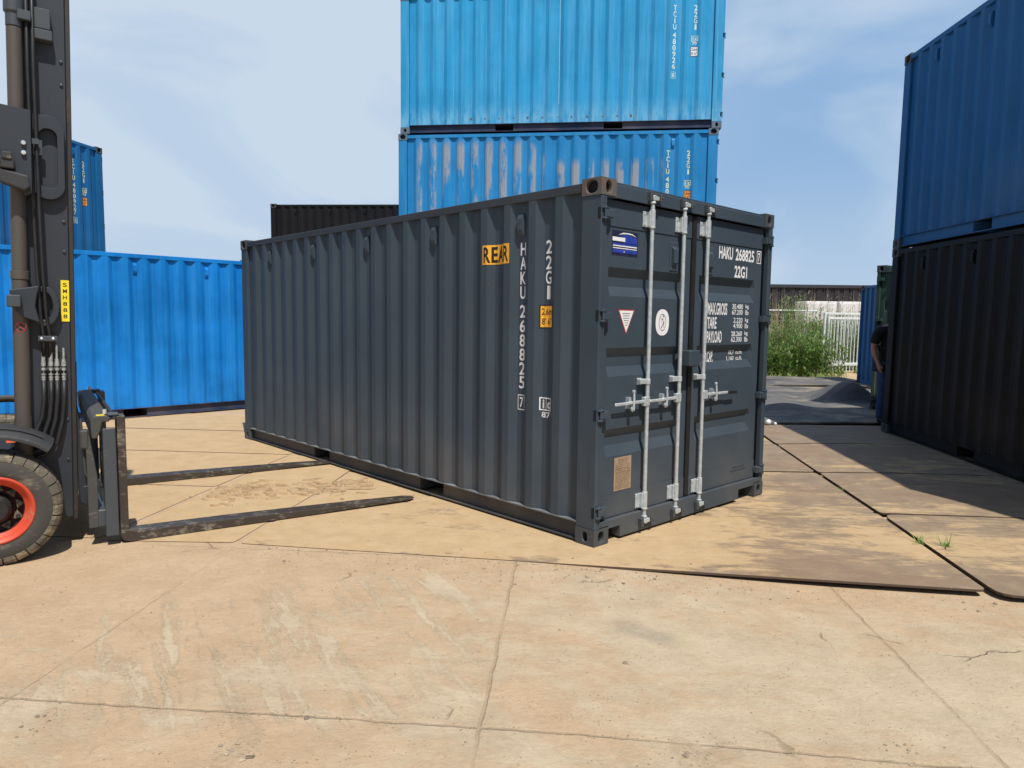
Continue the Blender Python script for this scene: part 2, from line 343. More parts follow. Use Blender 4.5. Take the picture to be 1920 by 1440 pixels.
def plate_mat():
    m, g, b = newmat('sandy_rusty_steel')
    p = g('ShaderNodeNewGeometry').outputs['Position']
    s = g('ShaderNodeSeparateXYZ', {0: p}); X, Y = s.outputs[0], s.outputs[1]
    oi = g('ShaderNodeObjectInfo').outputs['Random']
    v = g.mapv(p, (1, 1, 1), rot=(0, 0, 0.12))
    st = g.noise(g.mapv(v, (0.75, 2.2, 1)), 1.6, 10, 0.72, 0.9)
    st2 = g.noise(g.mapv(v, (1.1, 4.2, 1)), 3.1, 10, 0.78, 0.8)
    big = g.noise(p, 0.7, 4, 0.55, 0.5)
    st3 = g.noise(g.mapv(v, (3.5, 9, 1)), 3.0, 8, 0.8, 0.4)
    bare = g.math('ADD', g.math('ADD', g.math('MULTIPLY', st, 0.5), g.math('MULTIPLY', st2, 0.32)), g.math('MULTIPLY', st3, 0.18))
    bare = g.math('ADD', bare, g.math('MULTIPLY', g.math('SUBTRACT', big, 0.5), 0.45))
    bare = g.math('ADD', bare, g.math('MULTIPLY', g.ss(X, -0.2, 3.6), 0.125))
    bare = g.math('SUBTRACT', bare, g.math('MULTIPLY', g.ss(X, -0.5, -2.5), 0.14))
    bare = g.math('ADD', bare, g.math('MULTIPLY', g.math('SUBTRACT', oi, 0.5), 0.10))
    # dark rubbed rim along the open front edge
    e = g.math('SUBTRACT', g.math('ADD', Y, g.math('MULTIPLY', X, 0.1516)), 4.645)
    bare = g.math('ADD', bare, g.math('MULTIPLY', g.ss(e, 0.22, 0.0), g.ss(g.noise(p, 3, 4, 0.6), 0.42, 0.6, 0.0, 0.16)))
    bm = g.ss(bare, 0.53, 0.63)
    mid = g.noise(p, 4.2, 6, 0.65); fine = g.noise(p, 60, 5, 0.7)
    steel = g.mix(g.ss(mid, 0.35, 0.65), (0.22, 0.165, 0.12), (0.30, 0.225, 0.155))
    steel = g.mix(g.math('MULTIPLY', g.ss(st2, 0.5, 0.7), 0.42), steel, (0.175, 0.165, 0.155))
    steel = g.mix(g.math('MULTIPLY', g.ss(big, 0.5, 0.62), 0.4), steel, (0.25, 0.155, 0.10))
    sand = g.mix(g.ss(mid, 0.3, 0.7), (0.475, 0.335, 0.185), (0.535, 0.388, 0.225))
    c = g.mix(g.math('MULTIPLY', bm, 0.9), sand, steel)
    c = g.mix(g.math('MULTIPLY', g.ss(st3, 0.52, 0.66), 0.30), c, (0.21, 0.155, 0.11))
    c = g.mix(g.math('MULTIPLY', g.ss(g.noise(p, 9, 8, 0.75), 0.60, 0.68), 0.35), c, (0.44, 0.35, 0.25))
    c = g.mix(g.math('MULTIPLY', g.ss(fine, 0.52, 0.8), 0.25), c, (0.2, 0.14, 0.09))
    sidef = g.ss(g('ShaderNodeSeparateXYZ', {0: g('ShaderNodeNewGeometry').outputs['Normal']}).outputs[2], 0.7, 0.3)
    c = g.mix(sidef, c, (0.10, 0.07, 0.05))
    h = g.math('ADD', g.math('MULTIPLY', g.math('SUBTRACT', 1.0, bm), 0.6), g.math('MULTIPLY', fine, 0.3))
    h = g.math('ADD', h, g.math('MULTIPLY', st2, 0.4))
    setc(g, b, c, g.math('SUBTRACT', 0.93, g.math('MULTIPLY', bm, 0.22)), None, h, 0.5, 0.008)
    b.inputs['Specular IOR Level'].default_value = 0.25
    return m


def mat_mat():
    m, g, b = newmat('dirty_grey_sheet')
    p = g('ShaderNodeNewGeometry').outputs['Position']
    n = g.noise(p, 1.6, 8, 0.65, 0.5); f = g.noise(p, 30, 4, 0.7)
    z = g('ShaderNodeSeparateXYZ', {0: p}).outputs[2]
    c = g.mix(g.ss(n, 0.3, 0.65), (0.085, 0.085, 0.09), (0.15, 0.14, 0.13))
    lo = g.math('MULTIPLY', g.ss(z, 0.16, 0.05), g.ss(n, 0.45, 0.6))
    c = g.mix(g.math('MULTIPLY', lo, 0.7), c, (0.42, 0.33, 0.22))
    setc(g, b, c, 0.8, None, g.math('ADD', n, g.math('MULTIPLY', f, 0.3)), 0.4, 0.02)
    return m


M['ground'] = ground_mat(); M['plate'] = plate_mat(); M['sheet'] = mat_mat()


# ---------------------------------------------------------------- mesh helpers
class MB:
    def __init__(s): s.v = []; s.f = []

    def add(s, vs, fs):
        o = len(s.v); s.v += [tuple(v) for v in vs]; s.f += [tuple(i + o for i in f) for f in fs]; return s

    def box(s, x0, x1, y0, y1, z0, z1):
        if x0 > x1: x0, x1 = x1, x0
        if y0 > y1: y0, y1 = y1, y0
        if z0 > z1: z0, z1 = z1, z0
        return s.add([(x0, y0, z0), (x1, y0, z0), (x1, y1, z0), (x0, y1, z0), (x0, y0, z1), (x1, y0, z1), (x1, y1, z1), (x0, y1, z1)],
                     [(0, 3, 2, 1), (4, 5, 6, 7), (0, 1, 5, 4), (1, 2, 6, 5), (2, 3, 7, 6), (3, 0, 4, 7)])

    def tube(s, pts, r, n=10, cap=True):
        pts = [Vector(p) for p in pts]; rs = r if isinstance(r, (list, tuple)) else [r] * len(pts)
        up = None; rings = []
        for i, p in enumerate(pts):
            t = (pts[min(i + 1, len(pts) - 1)] - pts[max(i - 1, 0)]).normalized()
            if up is None: up = t.orthogonal().normalized()
            a = (up - t * up.dot(t))
            a = a.normalized() if a.length > 1e-6 else t.orthogonal().normalized()
            up = a; b = t.cross(a)
            rings.append([p + (a * cos(2 * pi * k / n) + b * sin(2 * pi * k / n)) * rs[i] for k in range(n)])
        vs = [v for rg in rings for v in rg]; fs = []
        for i in range(len(pts) - 1):
            for k in range(n):
                k2 = (k + 1) % n; fs.append((i * n + k, i * n + k2, (i + 1) * n + k2, (i + 1) * n + k))
        if cap: fs.append(tuple(reversed(range(n)))); fs.append(tuple((len(pts) - 1) * n + k for k in range(n)))
        return s.add(vs, fs)

    def lathe(s, prof, n=48, axis='Y', c=(0, 0, 0)):
        """prof: list of (offset along axis, radius)"""
        vs = []
        for (o, r) in prof:
            for k in range(n):
                a = 2 * pi * k / n; u, w = r * cos(a), r * sin(a)
                vs.append({'Y': (c[0] + u, c[1] + o, c[2] + w), 'X': (c[0] + o, c[1] + u, c[2] + w), 'Z': (c[0] + u, c[1] + w, c[2] + o)}[axis])
        fs = []
        for i in range(len(prof) - 1):
            for k in range(n):
                k2 = (k + 1) % n; fs.append((i * n + k, (i + 1) * n + k, (i + 1) * n + k2, i * n + k2))
        return s.add(vs, fs)

    def prism(s, poly, ax, a0, a1):
        """poly of 2-D points extruded along axis ax (0,1,2) from a0 to a1; poly in the other two axes in order"""
        n = len(poly)
        def P(p, a):
            q = list(p); q.insert(ax, a); return tuple(q)
        return s.add([P(p, a0) for p in poly] + [P(p, a1) for p in poly],
                     [tuple(range(n)), tuple(reversed(range(n, 2 * n)))] + [(i, n + i, n + (i + 1) % n, (i + 1) % n) for i in range(n)])

    def ring(s, outer, inner, ax, a0, a1):
        n = len(outer)
        def P(p, a):
            q = list(p); q.insert(ax, a); return tuple(q)
        vs = [P(p, a0) for p in outer] + [P(p, a0) for p in inner] + [P(p, a1) for p in outer] + [P(p, a1) for p in inner]
        fs = []
        for i in range(n):
            j = (i + 1) % n
            fs += [(i, j, n + j, n + i), (2 * n + i, 3 * n + i, 3 * n + j, 2 * n + j), (i, 2 * n + i, 2 * n + j, j), (n + i, n + j, 3 * n + j, 3 * n + i)]
        return s.add(vs, fs)

    def build(s, name, mat, parent=None, bevel=0, smooth=False, seg=1):
        me = bpy.data.meshes.new(name); me.from_pydata(s.v, [], s.f); me.validate()
        bm = bmesh.new(); bm.from_mesh(me); bmesh.ops.recalc_face_normals(bm, faces=bm.faces); bm.to_mesh(me); bm.free()
        me.materials.append(mat)
        if smooth:
            for p in me.polygons: p.use_smooth = True
        o = bpy.data.objects.new(name, me); COL.objects.link(o)
        if parent is not None: o.parent = parent
        if bevel:
            b = o.modifiers.new('bevel', 'BEVEL'); b.width = bevel; b.segments = seg; b.limit_method = 'ANGLE'; b.angle_limit = radians(40)
        return o


def empty(name, loc, rz=0, rx=0, ry=0):
    o = bpy.data.objects.new(name, None); COL.objects.link(o); o.empty_display_size = 0.2
    o.location = loc; o.rotation_euler = (rx, ry, rz); return o


def tag(o, label=None, cat=None, group=None, kind=None):
    for k, v in (('label', label), ('category', cat), ('group', group), ('kind', kind)):
        if v: o[k] = v
    return o


def text_verts(body, align='LEFT', bold=0.012):
    c = bpy.data.curves.new('t', 'FONT'); c.body = body; c.size = 1; c.offset = bold; c.resolution_u = 3
    o = bpy.data.objects.new('t', c); COL.objects.link(o)
    bpy.context.view_layer.update()
    dg = bpy.context.evaluated_depsgraph_get(); me = bpy.data.meshes.new_from_object(o.evaluated_get(dg))
    vs = [(v.co.x, v.co.y) for v in me.vertices]; fs = [tuple(p.vertices) for p in me.polygons]
    bpy.data.objects.remove(o); bpy.data.curves.remove(c); bpy.data.meshes.remove(me)
    x0 = min(v[0] for v in vs); x1 = max(v[0] for v in vs); y0 = min(v[1] for v in vs); y1 = max(v[1] for v in vs)
    return [((x - x0) / (x1 - x0), (y - y0) / (y1 - y0)) for x, y in vs], fs


TC = {}


class Flat:
    """flat artwork in (u right, z up), conformed to a surface afterwards"""
    def __init__(s): s.m = MB()

    def text(s, t, u0, u1, z0, z1, bold=0.012):
        if (t, bold) not in TC: TC[(t, bold)] = text_verts(t, bold=bold)
        vs, fs = TC[(t, bold)]
        s.m.add([(u0 + x * (u1 - u0), 0, z0 + y * (z1 - z0)) for x, y in vs], fs); return s

    def poly(s, pts): s.m.add([(u, 0, z) for u, z in pts], [tuple(range(len(pts)))]); return s

    def rect(s, u0, u1, z0, z1): return s.poly([(u0, z0), (u1, z0), (u1, z1), (u0, z1)])

    def frame(s, u0, u1, z0, z1, t):
        s.rect(u0, u1, z0, z0 + t); s.rect(u0, u1, z1 - t, z1); s.rect(u0, u0 + t, z0 + t, z1 - t); s.rect(u1 - t, u1, z0 + t, z1 - t); return s

    def ell(s, u, z, ru, rz, n=40, p=1.0):
        f = lambda v: math.copysign(abs(v) ** p, v)
        return s.poly([(u + ru * f(cos(2 * pi * k / n)), z + rz * f(sin(2 * pi * k / n))) for k in range(n)])

    def build(s, name, mat, parent, fn, cuts_u=(), cuts_z=()):
        me = bpy.data.meshes.new(name); me.from_pydata(s.m.v, [], s.m.f)
        bm = bmesh.new(); bm.from_mesh(me)
        for axis, cuts in ((0, cuts_u), (2, cuts_z)):
            lo = min(v.co[axis] for v in bm.verts); hi = max(v.co[axis] for v in bm.verts)
            for c in cuts:
                if lo < c < hi:
                    co = [0, 0, 0]; co[axis] = c; no = [0, 0, 0]; no[axis] = 1
                    bmesh.ops.bisect_plane(bm, geom=bm.verts[:] + bm.edges[:] + bm.faces[:], plane_co=co, plane_no=no)
        for v in bm.verts: v.co = fn(v.co.x, v.co.z)
        bm.to_mesh(me); bm.free(); me.materials.append(mat)
        o = bpy.data.objects.new(name, me); COL.objects.link(o); o.parent = parent
        return o


# ---------------------------------------------------------------- shipping container
CL, CW, CH = 6.058, 2.438, 2.591
PITCHC, R0, DEP = 0.2773, 0.258, 0.036
KN = [(0.178, DEP)]
for k in range(21):
    c = R0 + k * PITCHC
    if c > CL - 0.2: break
    if c - 0.103 > 0.178: KN.append((c - 0.103, 0.0))
    KN += [(c - 0.035, DEP), (c + 0.035, DEP)]
    if c + 0.103 < CL - 0.178: KN.append((c + 0.103, 0.0))
KN = [k for k in KN if 0.178 <= k[0] <= CL - 0.17]
KN.append((CL - 0.17, KN[-1][1]))
KN = sorted(set(KN))


def sdep(x):
    if x <= KN[0][0]: return KN[0][1] if x > 0.17 else 0
    for (a, da), (b, db) in zip(KN[:-1], KN[1:]):
        if a <= x <= b: return da + (db - da) * (x - a) / max(1e-9, b - a)
    return KN[-1][1]


ZR = [(2.277, 0.0), (1.991, 0.0), (1.923, DEP), (1.858, DEP), (1.788, 0.0), (1.417, 0.0), (1.356, DEP), (1.280, DEP), (1.210, 0.0),
      (0.828, 0.0), (0.772, DEP), (0.702, DEP), (0.625, 0.0), (0.337, 0.0)]
FACE = 0.040      # door skin sits this far behind the end plane


def ddep(z):
    for (a, da), (b, db) in zip(ZR[:-1], ZR[1:]):
        if b <= z <= a: return da + (db - da) * (a - z) / (a - b)
    return 0.0


def holed(mb, dark, o, u, v, n, w, h, ru, rv, cu=0.5, cv=0.5, sq=0.8):
    """rectangular plate with an oblong hole: o corner, u/v edge dirs, n outward normal"""
    o, u, v, n = map(Vector, (o, u, v, n)); N = 24
    f = lambda x: math.copysign(abs(x) ** sq, x)
    cx, cy = w * cu, h * cv; rect = []; ov = []; inn = []
    for k in range(N):
        a = 2 * pi * (k + 0.5) / N; ca, sa = cos(a), sin(a)
        tx = (w - cx if ca > 0 else cx) / max(abs(ca), 1e-6); ty = (h - cy if sa > 0 else cy) / max(abs(sa), 1e-6)
        t = min(tx, ty); rect.append(o + u * (cx + ca * t) + v * (cy + sa * t))
        p = o + u * (cx + ru * f(ca)) + v * (cy + rv * f(sa)); ov.append(p); inn.append(p - n * 0.03)
    # snap rect points nearest the corners
    for cxn, cyn in ((0, 0), (w, 0), (w, h), (0, h)):
        C = o + u * cxn + v * cyn; i = min(range(N), key=lambda i: (rect[i] - C).length); rect[i] = C
    fs = []
    for k in range(N):
        j = (k + 1) % N; fs += [(k, j, N + j, N + k), (N + k, N + j, 2 * N + j, 2 * N + k)]
    mb.add(rect + ov + inn, fs)
    dark.add(inn, [tuple(range(N))])


def castings(par, mat, mdark, tops=None):
    """eight corner castings, each its own part"""
    a, b, h = 0.178, 0.162, 0.118
    for (ex, ey, ez) in [(i, j, k) for i in (0, 1) for j in (0, 1) for k in (0, 1)]:
        x0 = -0.003 if ex == 0 else CL - a + 0.003; y1 = 0.006 if ey == 0 else -CW + b - 0.0; y0 = y1 - b - (0.006 if ey else 0.0)
        if ey: y0 = -CW - 0.006; y1 = y0 + b
        z0 = 0 if ez == 0 else CH - h; m = MB(); d = MB()
        x1 = x0 + a; z1 = z0 + h
        # outward side face, outward end face with holes, others plain
        ys = y1 if ey == 0 else y0; ny = 1 if ey == 0 else -1
        holed(m, d, (x0, ys, z0), (1, 0, 0), (0, 0, 1), (0, ny, 0), a, h, 0.052 if ez else 0.024, 0.044 if ez else 0.036, 0.5, 0.5, 0.85)
        xs = x0 if ex == 0 else x1; nx = -1 if ex == 0 else 1
        holed(m, d, (xs, y0, z0), (0, 1, 0), (0, 0, 1), (nx, 0, 0), b, h, 0.031, 0.040, 0.5, 0.5, 0.8)
        yo = y0 if ey == 0 else y1; xo = x1 if ex == 0 else x0
        m.add([(x0, yo, z0), (x1, yo, z0), (x1, yo, z1), (x0, yo, z1)], [(0, 1, 2, 3)])
        m.add([(xo, y0, z0), (xo, y1, z0), (xo, y1, z1), (xo, y0, z1)], [(0, 1, 2, 3)])
        if ez == 1:
            holed(m, d, (x0, y0, z1), (1, 0, 0), (0, 1, 0), (0, 0, 1), a, b, 0.06, 0.03)
            m.add([(x0, y0, z0), (x1, y0, z0), (x1, y1, z0), (x0, y1, z0)], [(0, 1, 2, 3)])
        else:
            m.add([(x0, y0, z1), (x1, y0, z1), (x1, y1, z1), (x0, y1, z1)], [(0, 1, 2, 3)])
            m.add([(x0, y0, z0), (x1, y0, z0), (x1, y1, z0), (x0, y1, z0)], [(0, 1, 2, 3)])
        mt = (tops or mat) if (ez and ex == 0 and ey == 0) else mat
        c = m.build('corner_casting', mt, par)
        me = c.data; bm = bmesh.new(); bm.from_mesh(me); bmesh.ops.remove_doubles(bm, verts=bm.verts, dist=1e-4)
        bmesh.ops.recalc_face_normals(bm, faces=bm.faces); bm.to_mesh(me); bm.free()
        bv = c.modifiers.new('bevel', 'BEVEL'); bv.width = 0.007; bv.segments = 2; bv.limit_method = 'ANGLE'; bv.angle_limit = radians(60)
        hole = d.build('casting_hole_shade', M['shade_black'], c)  # black disc paints the shade of the hollow casting


def corrugated(par, name, mat, x0, x1, z0, z1, yside, end=False):
    m = MB(); s = -1 if yside == 0 else 1
    yb = -0.002 if yside == 0 else -CW + 0.002
    vs = []
    for x, d in KN:
        for z in (z0, z1): vs.append((x, yb + s * d, z))
    m.add(vs, [(2 * i, 2 * i + 2, 2 * i + 3, 2 * i + 1) for i in range(len(KN) - 1)])
    return m.build(name, mat, par)


def container(loc, rz, mat, label, rail=None, cast=None, casttop=None, ry=0, door='plain', side=True, marks=None, rings=True, rust_rail=None, group=None):
    R = rail or mat; K = cast or M['casting_dark']
    E = empty('shipping_container', loc, rz, 0, ry); tag(E, label, 'container', group)
    for sd in (0, 1):
        corrugated(E, 'side_panel', mat, 0.178, CL - 0.17, 0.157, 2.505, sd)
        s = -1 if sd == 0 else 1; Y = 0.0 if sd == 0 else -CW
        yy = lambda a: Y + s * a
        MB().box(0.175, CL - 0.175, yy(0.0), yy(0.06), 2.503, 2.566).build('top_rail', R if door == 'full' else mat, E, 0.004)
        MB().box(0.178, CL - 0.178, yy(-0.002), yy(0.046), 0.1485, 0.157).build('rail_ledge', M['ledge'] if door == 'full' else R, E)
        b = MB()
        segs = [(0.175, 1.80), (2.155, 3.865), (4.215, CL - 0.175)]
        for a, c in segs: b.box(a, c, yy(0.040), yy(0.046), 0.024, 0.148)
        b.box(0.175, CL - 0.175, yy(0.004), yy(0.046), 0.014, 0.023)
        for xc in (1.80, 2.155, 3.865, 4.215): b.box(xc - 0.004, xc + 0.004, yy(0.047), yy(0.4), 0.024, 0.148)
        b.build('bottom_rail', R, E)
        for xe in (0, 1):
            p = MB(); wd = 0.178 if xe == 0 else 0.165
            xa, xb = (0.0, wd) if xe == 0 else (CL - wd, CL)
            p.box(xa, xb, yy(0.0), yy(0.045), 0.118, CH - 0.118)
            if xe == 0: p.box(0.0, 0.05, yy(0.046), yy(0.062), 0.118, CH - 0.118)
            p.build('corner_post', mat, E, 0.006, seg=2)
        if rings and sd == 0:
            for k in ((2, 6, 10, 14, 18) if rings is True else rings):
                x = R0 + k * PITCHC; h = MB()
                h.prism([(-0.034, 2.25), (-0.012, 2.275), (-0.002, 2.30), (-0.002, 2.385), (-0.012, 2.41), (-0.034, 2.425)], 0, x - 0.024, x + 0.026)
                h.build('vent_cover', mat, E)
    # roof, floor, front wall
    r = MB(); n = 42; vs = []
    for i in range(n + 1):
        x = 0.06 + (CL - 0.12) * i / n; z = 2.560 + (0.010 if (i // 2) % 2 else 0.0)
        vs += [(x, -0.055, z), (x, -CW + 0.055, z)]
    r.add(vs, [(2 * i, 2 * i + 2, 2 * i + 3, 2 * i + 1) for i in range(n)]); r.build('roof', mat, E)
    f = MB(); f.box(0.06, CL - 0.06, -CW + 0.052, -0.052, 0.152, 0.17)
    for i in range(9):
        x = 0.35 + i * 0.66
        f.box(x, x + 0.04, -CW + 0.052, -0.052, 0.03, 0.1515)
    f.build('floor', M['floor'], E)
    w = MB(); vs = []; prof = []
    y = -0.17
    while y > -CW + 0.2:
        prof += [(y, 0.0), (y - 0.07, 0.0), (y - 0.12, 0.04), (y - 0.2, 0.04)]; y -= 0.25
    prof = [p for p in prof if p[0] > -CW + 0.05] + [(-CW + 0.05, 0.0)]; prof = [(-0.05, 0.0)] + prof
    for y, d in prof: vs += [(CL - 0.006 - d, y, 0.12), (CL - 0.006 - d, y, 2.5)]
    w.add(vs, [(2 * i, 2 * i + 2, 2 * i + 3, 2 * i + 1) for i in range(len(prof) - 1)]); w.build('front_wall', mat, E)
    for z0_, z1_ in ((2.505, 2.575), (0.02, 0.13)): MB().box(CL - 0.06, CL - 0.002, -CW + 0.17, -0.17, z0_, z1_).build('front_rail', R, E, 0.004)
    castings(E, K, M['shade_black'], casttop)
    # door end
    MB().box(0.0, 0.09, -CW + 0.160, -0.160, 2.462, 2.558).box(0.018, 0.09, -CW + 0.160, -0.160, 2.5585, 2.580).box(0.0, 0.09, -CW + 0.063, -0.063, 2.462, 2.472).build('door_header', mat, E, 0.004)
    s = MB(); s.box(0.002, 0.09, -CW + 0.43, -0.30, 0.018, 0.168).box(0.002, 0.09, -0.30, -0.160, 0.103, 0.168).box(0.002, 0.09, -CW + 0.160, -CW + 0.43, 0.103, 0.168)
    s.box(0.002, 0.09, -0.160, -0.063, 0.125, 0.168).box(0.002, 0.09, -CW + 0.063, -CW + 0.16, 0.125, 0.168)
    s.build('door_sill', R if door != 'full' else mat, E, 0.004)
    MB().box(0.091, 0.11, -CW + 0.16, -0.16, 0.02, 0.15).build('sill_shade', M['shade_black'], E)  # dark board painted as the shade behind the sill cut-outs
    MB().box(0.078, 0.089, -CW + 0.064, -0.064, 0.1695, 2.4605).build('door_gasket', M['gasket'], E)
    doors = []
    for (wa, wb, w1, w2) in ((0.066, 1.165, 0.136, 1.085), (1.228, 2.325, 1.30, 2.217)):
        d = MB(); zs = [2.455, 2.277] + [z for z, _ in ZR[1:]] + [0.175]
        us = [wa, w1, w1 + 0.022, w2 - 0.022, w2, wb]; vs = []
        for z in zs:
            fr = -0.006 if (z > 2.27 or z < 0.33) else 0.0
            for i, u in enumerate(us):
                dd = ddep(z) if i in (2, 3) else 0.0
                vs.append((FACE + dd + (0 if i in (0, 5) else 0), -u, z))
        nu = len(us)
        fs = [(r_ * nu + c_, (r_ + 1) * nu + c_, (r_ + 1) * nu + c_ + 1, r_ * nu + c_ + 1) for r_ in range(len(zs) - 1) for c_ in range(nu - 1)]
        d.add(vs, fs)
        # raised door frame bars and edges
        d.box(FACE - 0.006, FACE - 0.0005, -wb, -wa, 2.277, 2.455).box(FACE - 0.006, FACE - 0.0005, -wb, -wa, 0.175, 0.337)
        d.box(FACE + 0.001, 0.0765, -wa - 0.004, -wa, 0.175, 2.455).box(FACE + 0.001, 0.0765, -wb, -wb + 0.004, 0.175, 2.455)
        d.box(FACE + 0.001, 0.0765, -wb, -wa, 2.451, 2.455).box(FACE + 0.001, 0.0765, -wb, -wa, 0.175, 0.179)
        doors.append(d.build('door', mat, E))
    z = M['zinc']
    rods = [(0, 0.580, -1, 0.37), (0, 0.998, -1, 0.76), (1, 1.343, 1, 1.46)] if door == 'full' else ([(0, 0.42, -1, 0.2), (0, 0.88, -1, 0.7), (1, 1.56, 1, 1.8), (1, 2.0, 1, 2.2)] if door == 'plain' else [])
    zm = z if door == 'full' else R
    for (di, w_, dr, hc) in rods:
        D = doors[di]; xr = -0.004
        MB().tube([(xr, -w_, 0.13), (xr, -w_, 2.475)], 0.0155, 14).build('lock_rod', zm, D, smooth=False)
        for zz, up in ((2.30, 1), (0.185, -1)):
            b = MB(); b.tube([(xr, -w_, zz), (xr, -w_, zz + 0.13)], 0.0225, 12)
            b.tube([(xr, -w_, zz - 0.006), (xr, -w_, zz + 0.008)], 0.025, 12)
            b.box(xr, FACE - 0.007, -w_ - 0.0, -w_ + 0.03, zz + 0.004, zz + 0.118)
            b.box(FACE - 0.019, FACE - 0.0062, -w_ + 0.020, -w_ + 0.074, zz + 0.004, zz + 0.116)
            for q in (0.02, 0.095): b.lathe([(0, 0.0), (0.006, 0.012), (0.006, 0.0)], 8, 'X', (FACE - 0.026, -w_ + 0.06, zz + q))
            b.build('rod_bracket', zm, D, 0.003)
        b = MB(); b.tube([(xr, -w_, 1.138), (xr, -w_, 1.180)], 0.021, 12); b.box(xr, FACE - 0.004, -w_, -w_ + 0.085, 1.142, 1.180); b.box(FACE - 0.016, FACE - 0.001, -w_ + 0.035, -w_ + 0.085, 1.136, 1.186)
        b.build('rod_guide', zm, D, 0.003)
        for zz, sg in ((2.475, 1), (0.13, -1)):
            b = MB(); b.tube([(xr, -w_, zz), (xr, -w_, zz + sg * 0.022)], [0.026, 0.018], 12)
            b.prism([(-w_ - 0.05, zz + sg * 0.024), (-w_ + 0.018, zz + sg * 0.022), (-w_ + 0.03, zz + sg * 0.045), (-w_ + 0.004, zz + sg * 0.062), (-w_ - 0.055, zz + sg * 0.052)], 0, xr - 0.022, xr + 0.016)
            b.build('locking_cam', zm, D, 0.003)
            k = MB(); k.box(-0.034, -0.001, -w_ + 0.034, -w_ + 0.062, zz + sg * 0.012, zz + sg * 0.078)
            k.box(-0.034, -0.001, -w_ - 0.078, -w_ - 0.058, zz + sg * 0.018, zz + sg * 0.07)
            k.box(-0.012, -0.001, -w_ - 0.058, -w_ + 0.034, zz + sg * 0.066, zz + sg * 0.078)
            k.lathe([(0, 0.0), (0.0, 0.010), (0.02, 0.010)], 8, 'X', (-0.04, -w_ - 0.088, zz + sg * 0.045))
            k.build('cam_keeper', M['casting_dark'] if door == 'full' else R, E, 0.003)
        if door == 'full':
            b = MB(); zz = 1.010; e = w_ + dr * (0.385 if dr < 0 else 0.40)
            b.box(xr - 0.014, xr + 0.006, -w_ - dr * 0.005, -(w_ + dr * 0.23), zz - 0.010, zz + 0.013)
            b.box(xr - 0.011, xr + 0.003, -(w_ + dr * 0.22), -(w_ + dr * 0.39), zz - 0.012, zz + 0.010)
            b.box(xr - 0.020, xr + 0.014, -(w_ - dr * 0.01), -(w_ + dr * 0.055), zz - 0.034, zz + 0.036)
            b.build('door_handle', z, D, 0.004)
            if dr > 0: MB().box(xr - 0.013, xr + 0.001, -(w_ + 0.392), -(w_ + 0.54), zz - 0.018, zz + 0.008).build('handle_grip', M['gasket'], D, 0.004)
            c = MB(); hc_ = w_ + dr * 0.19
            c.box(0.006, FACE, -hc_ - 0.017, -hc_ + 0.017, zz - 0.045, zz + 0.04)
            c.tube([(-0.022, -hc_, zz - 0.05), (-0.024, -hc_ + dr * 0.004, zz + 0.03), (-0.018, -hc_ + dr * 0.006, zz + 0.085)], [0.010, 0.008, 0.0075], 8)
            c.lathe([(-0.011, 0.0), (-0.007, 0.012), (0.007, 0.012), (0.011, 0.0)], 12, 'X', (-0.018, -hc_ + dr * 0.006, zz + 0.085))
            c.lathe([(0, 0.008), (0, 0.02), (0.01, 0.02), (0.01, 0.008), (0, 0.008)], 12, 'X', (-0.02, -hc_, zz - 0.045))
            c.build('handle_catch', z, D)
    # hinges
    for sdn in (0, 1):
        for zc in ((2.35, 1.645, 0.945, 0.245) if door != 'none' else ()):
            h = MB(); s = -1 if sdn == 0 else 1; Y0 = 0.0 if sdn == 0 else -CW
            yy = lambda a: Y0 + s * a
            h.prism([(-0.012, yy(0.0)), (-0.028, yy(0.03)), (-0.012, yy(0.072)), (0.0, yy(0.06)), (-0.001, yy(0.012))], 2, zc + 0.030, zc + 0.042)
            h.prism([(-0.012, yy(0.0)), (-0.028, yy(0.03)), (-0.012, yy(0.072)), (0.0, yy(0.06)), (-0.001, yy(0.012))], 2, zc - 0.042, zc - 0.030)
            h.tube([(-0.014, yy(0.03), zc - 0.05), (-0.014, yy(0.03), zc + 0.05)], 0.009, 8)
            h.box(-0.010, FACE - 0.007, yy(0.07), yy(0.13), zc - 0.028, zc + 0.028)
            h.box(-0.022, -0.008, yy(0.024), yy(0.11), zc - 0.026, zc + 0.022)
            ho = h.build('door_hinge', mat, E, 0.002)
            MB().box(0.004, 0.030, yy(-0.0015), yy(0.001), zc - 0.038, zc + 0.038).build('hinge_slot_shade', M['shade_black'], ho)  # thin dark box on the post, painted shade of the hinge cut-out
    sfn = lambda off: (lambda u, z_: Vector((-u, -0.002 - sdep(-u) + off, z_)))
    scuts = sorted({-x for x, _ in KN})
    if marks:
        lm, spec = marks
        T = Flat(); T2 = Flat(); q = spec.get('shift', 0.0)
        for ch, zt in zip(spec['id'], (2.204, 2.095, 1.982, 1.870, 1.726, 1.612, 1.500, 1.390, 1.281, 1.172)):
            if ch == 'I' or ch == '1': T.text(ch, -0.807 - q, -0.789 - q, zt - 0.098, zt, 0.02)
            else: T.text(ch, -0.830 - q, -0.768 - q, zt - 0.098, zt, 0.02)
        T.text(spec['chk'], -0.82 - q, -0.78 - q, 0.925, 1.006, 0.02).frame(-0.842 - q, -0.758 - q, 0.905, 1.026, 0.007)
        for ch, zt in zip('22G1', (2.204, 2.089, 1.979, 1.867)):
            T2.text(ch, *((-0.555, -0.493) if ch != '1' else (-0.538, -0.505)), zt - 0.1, zt, 0.02)
        T.build('container_number', lm, E, sfn(0.0015), scuts)
        T2.build('size_code', lm, E, sfn(0.0015), scuts)
        zi = spec['ic']; F = Flat()
        F.frame(-0.593, -0.47, zi, zi + 0.1, 0.009).rect(-0.533, -0.529, zi + 0.009, zi + 0.091)
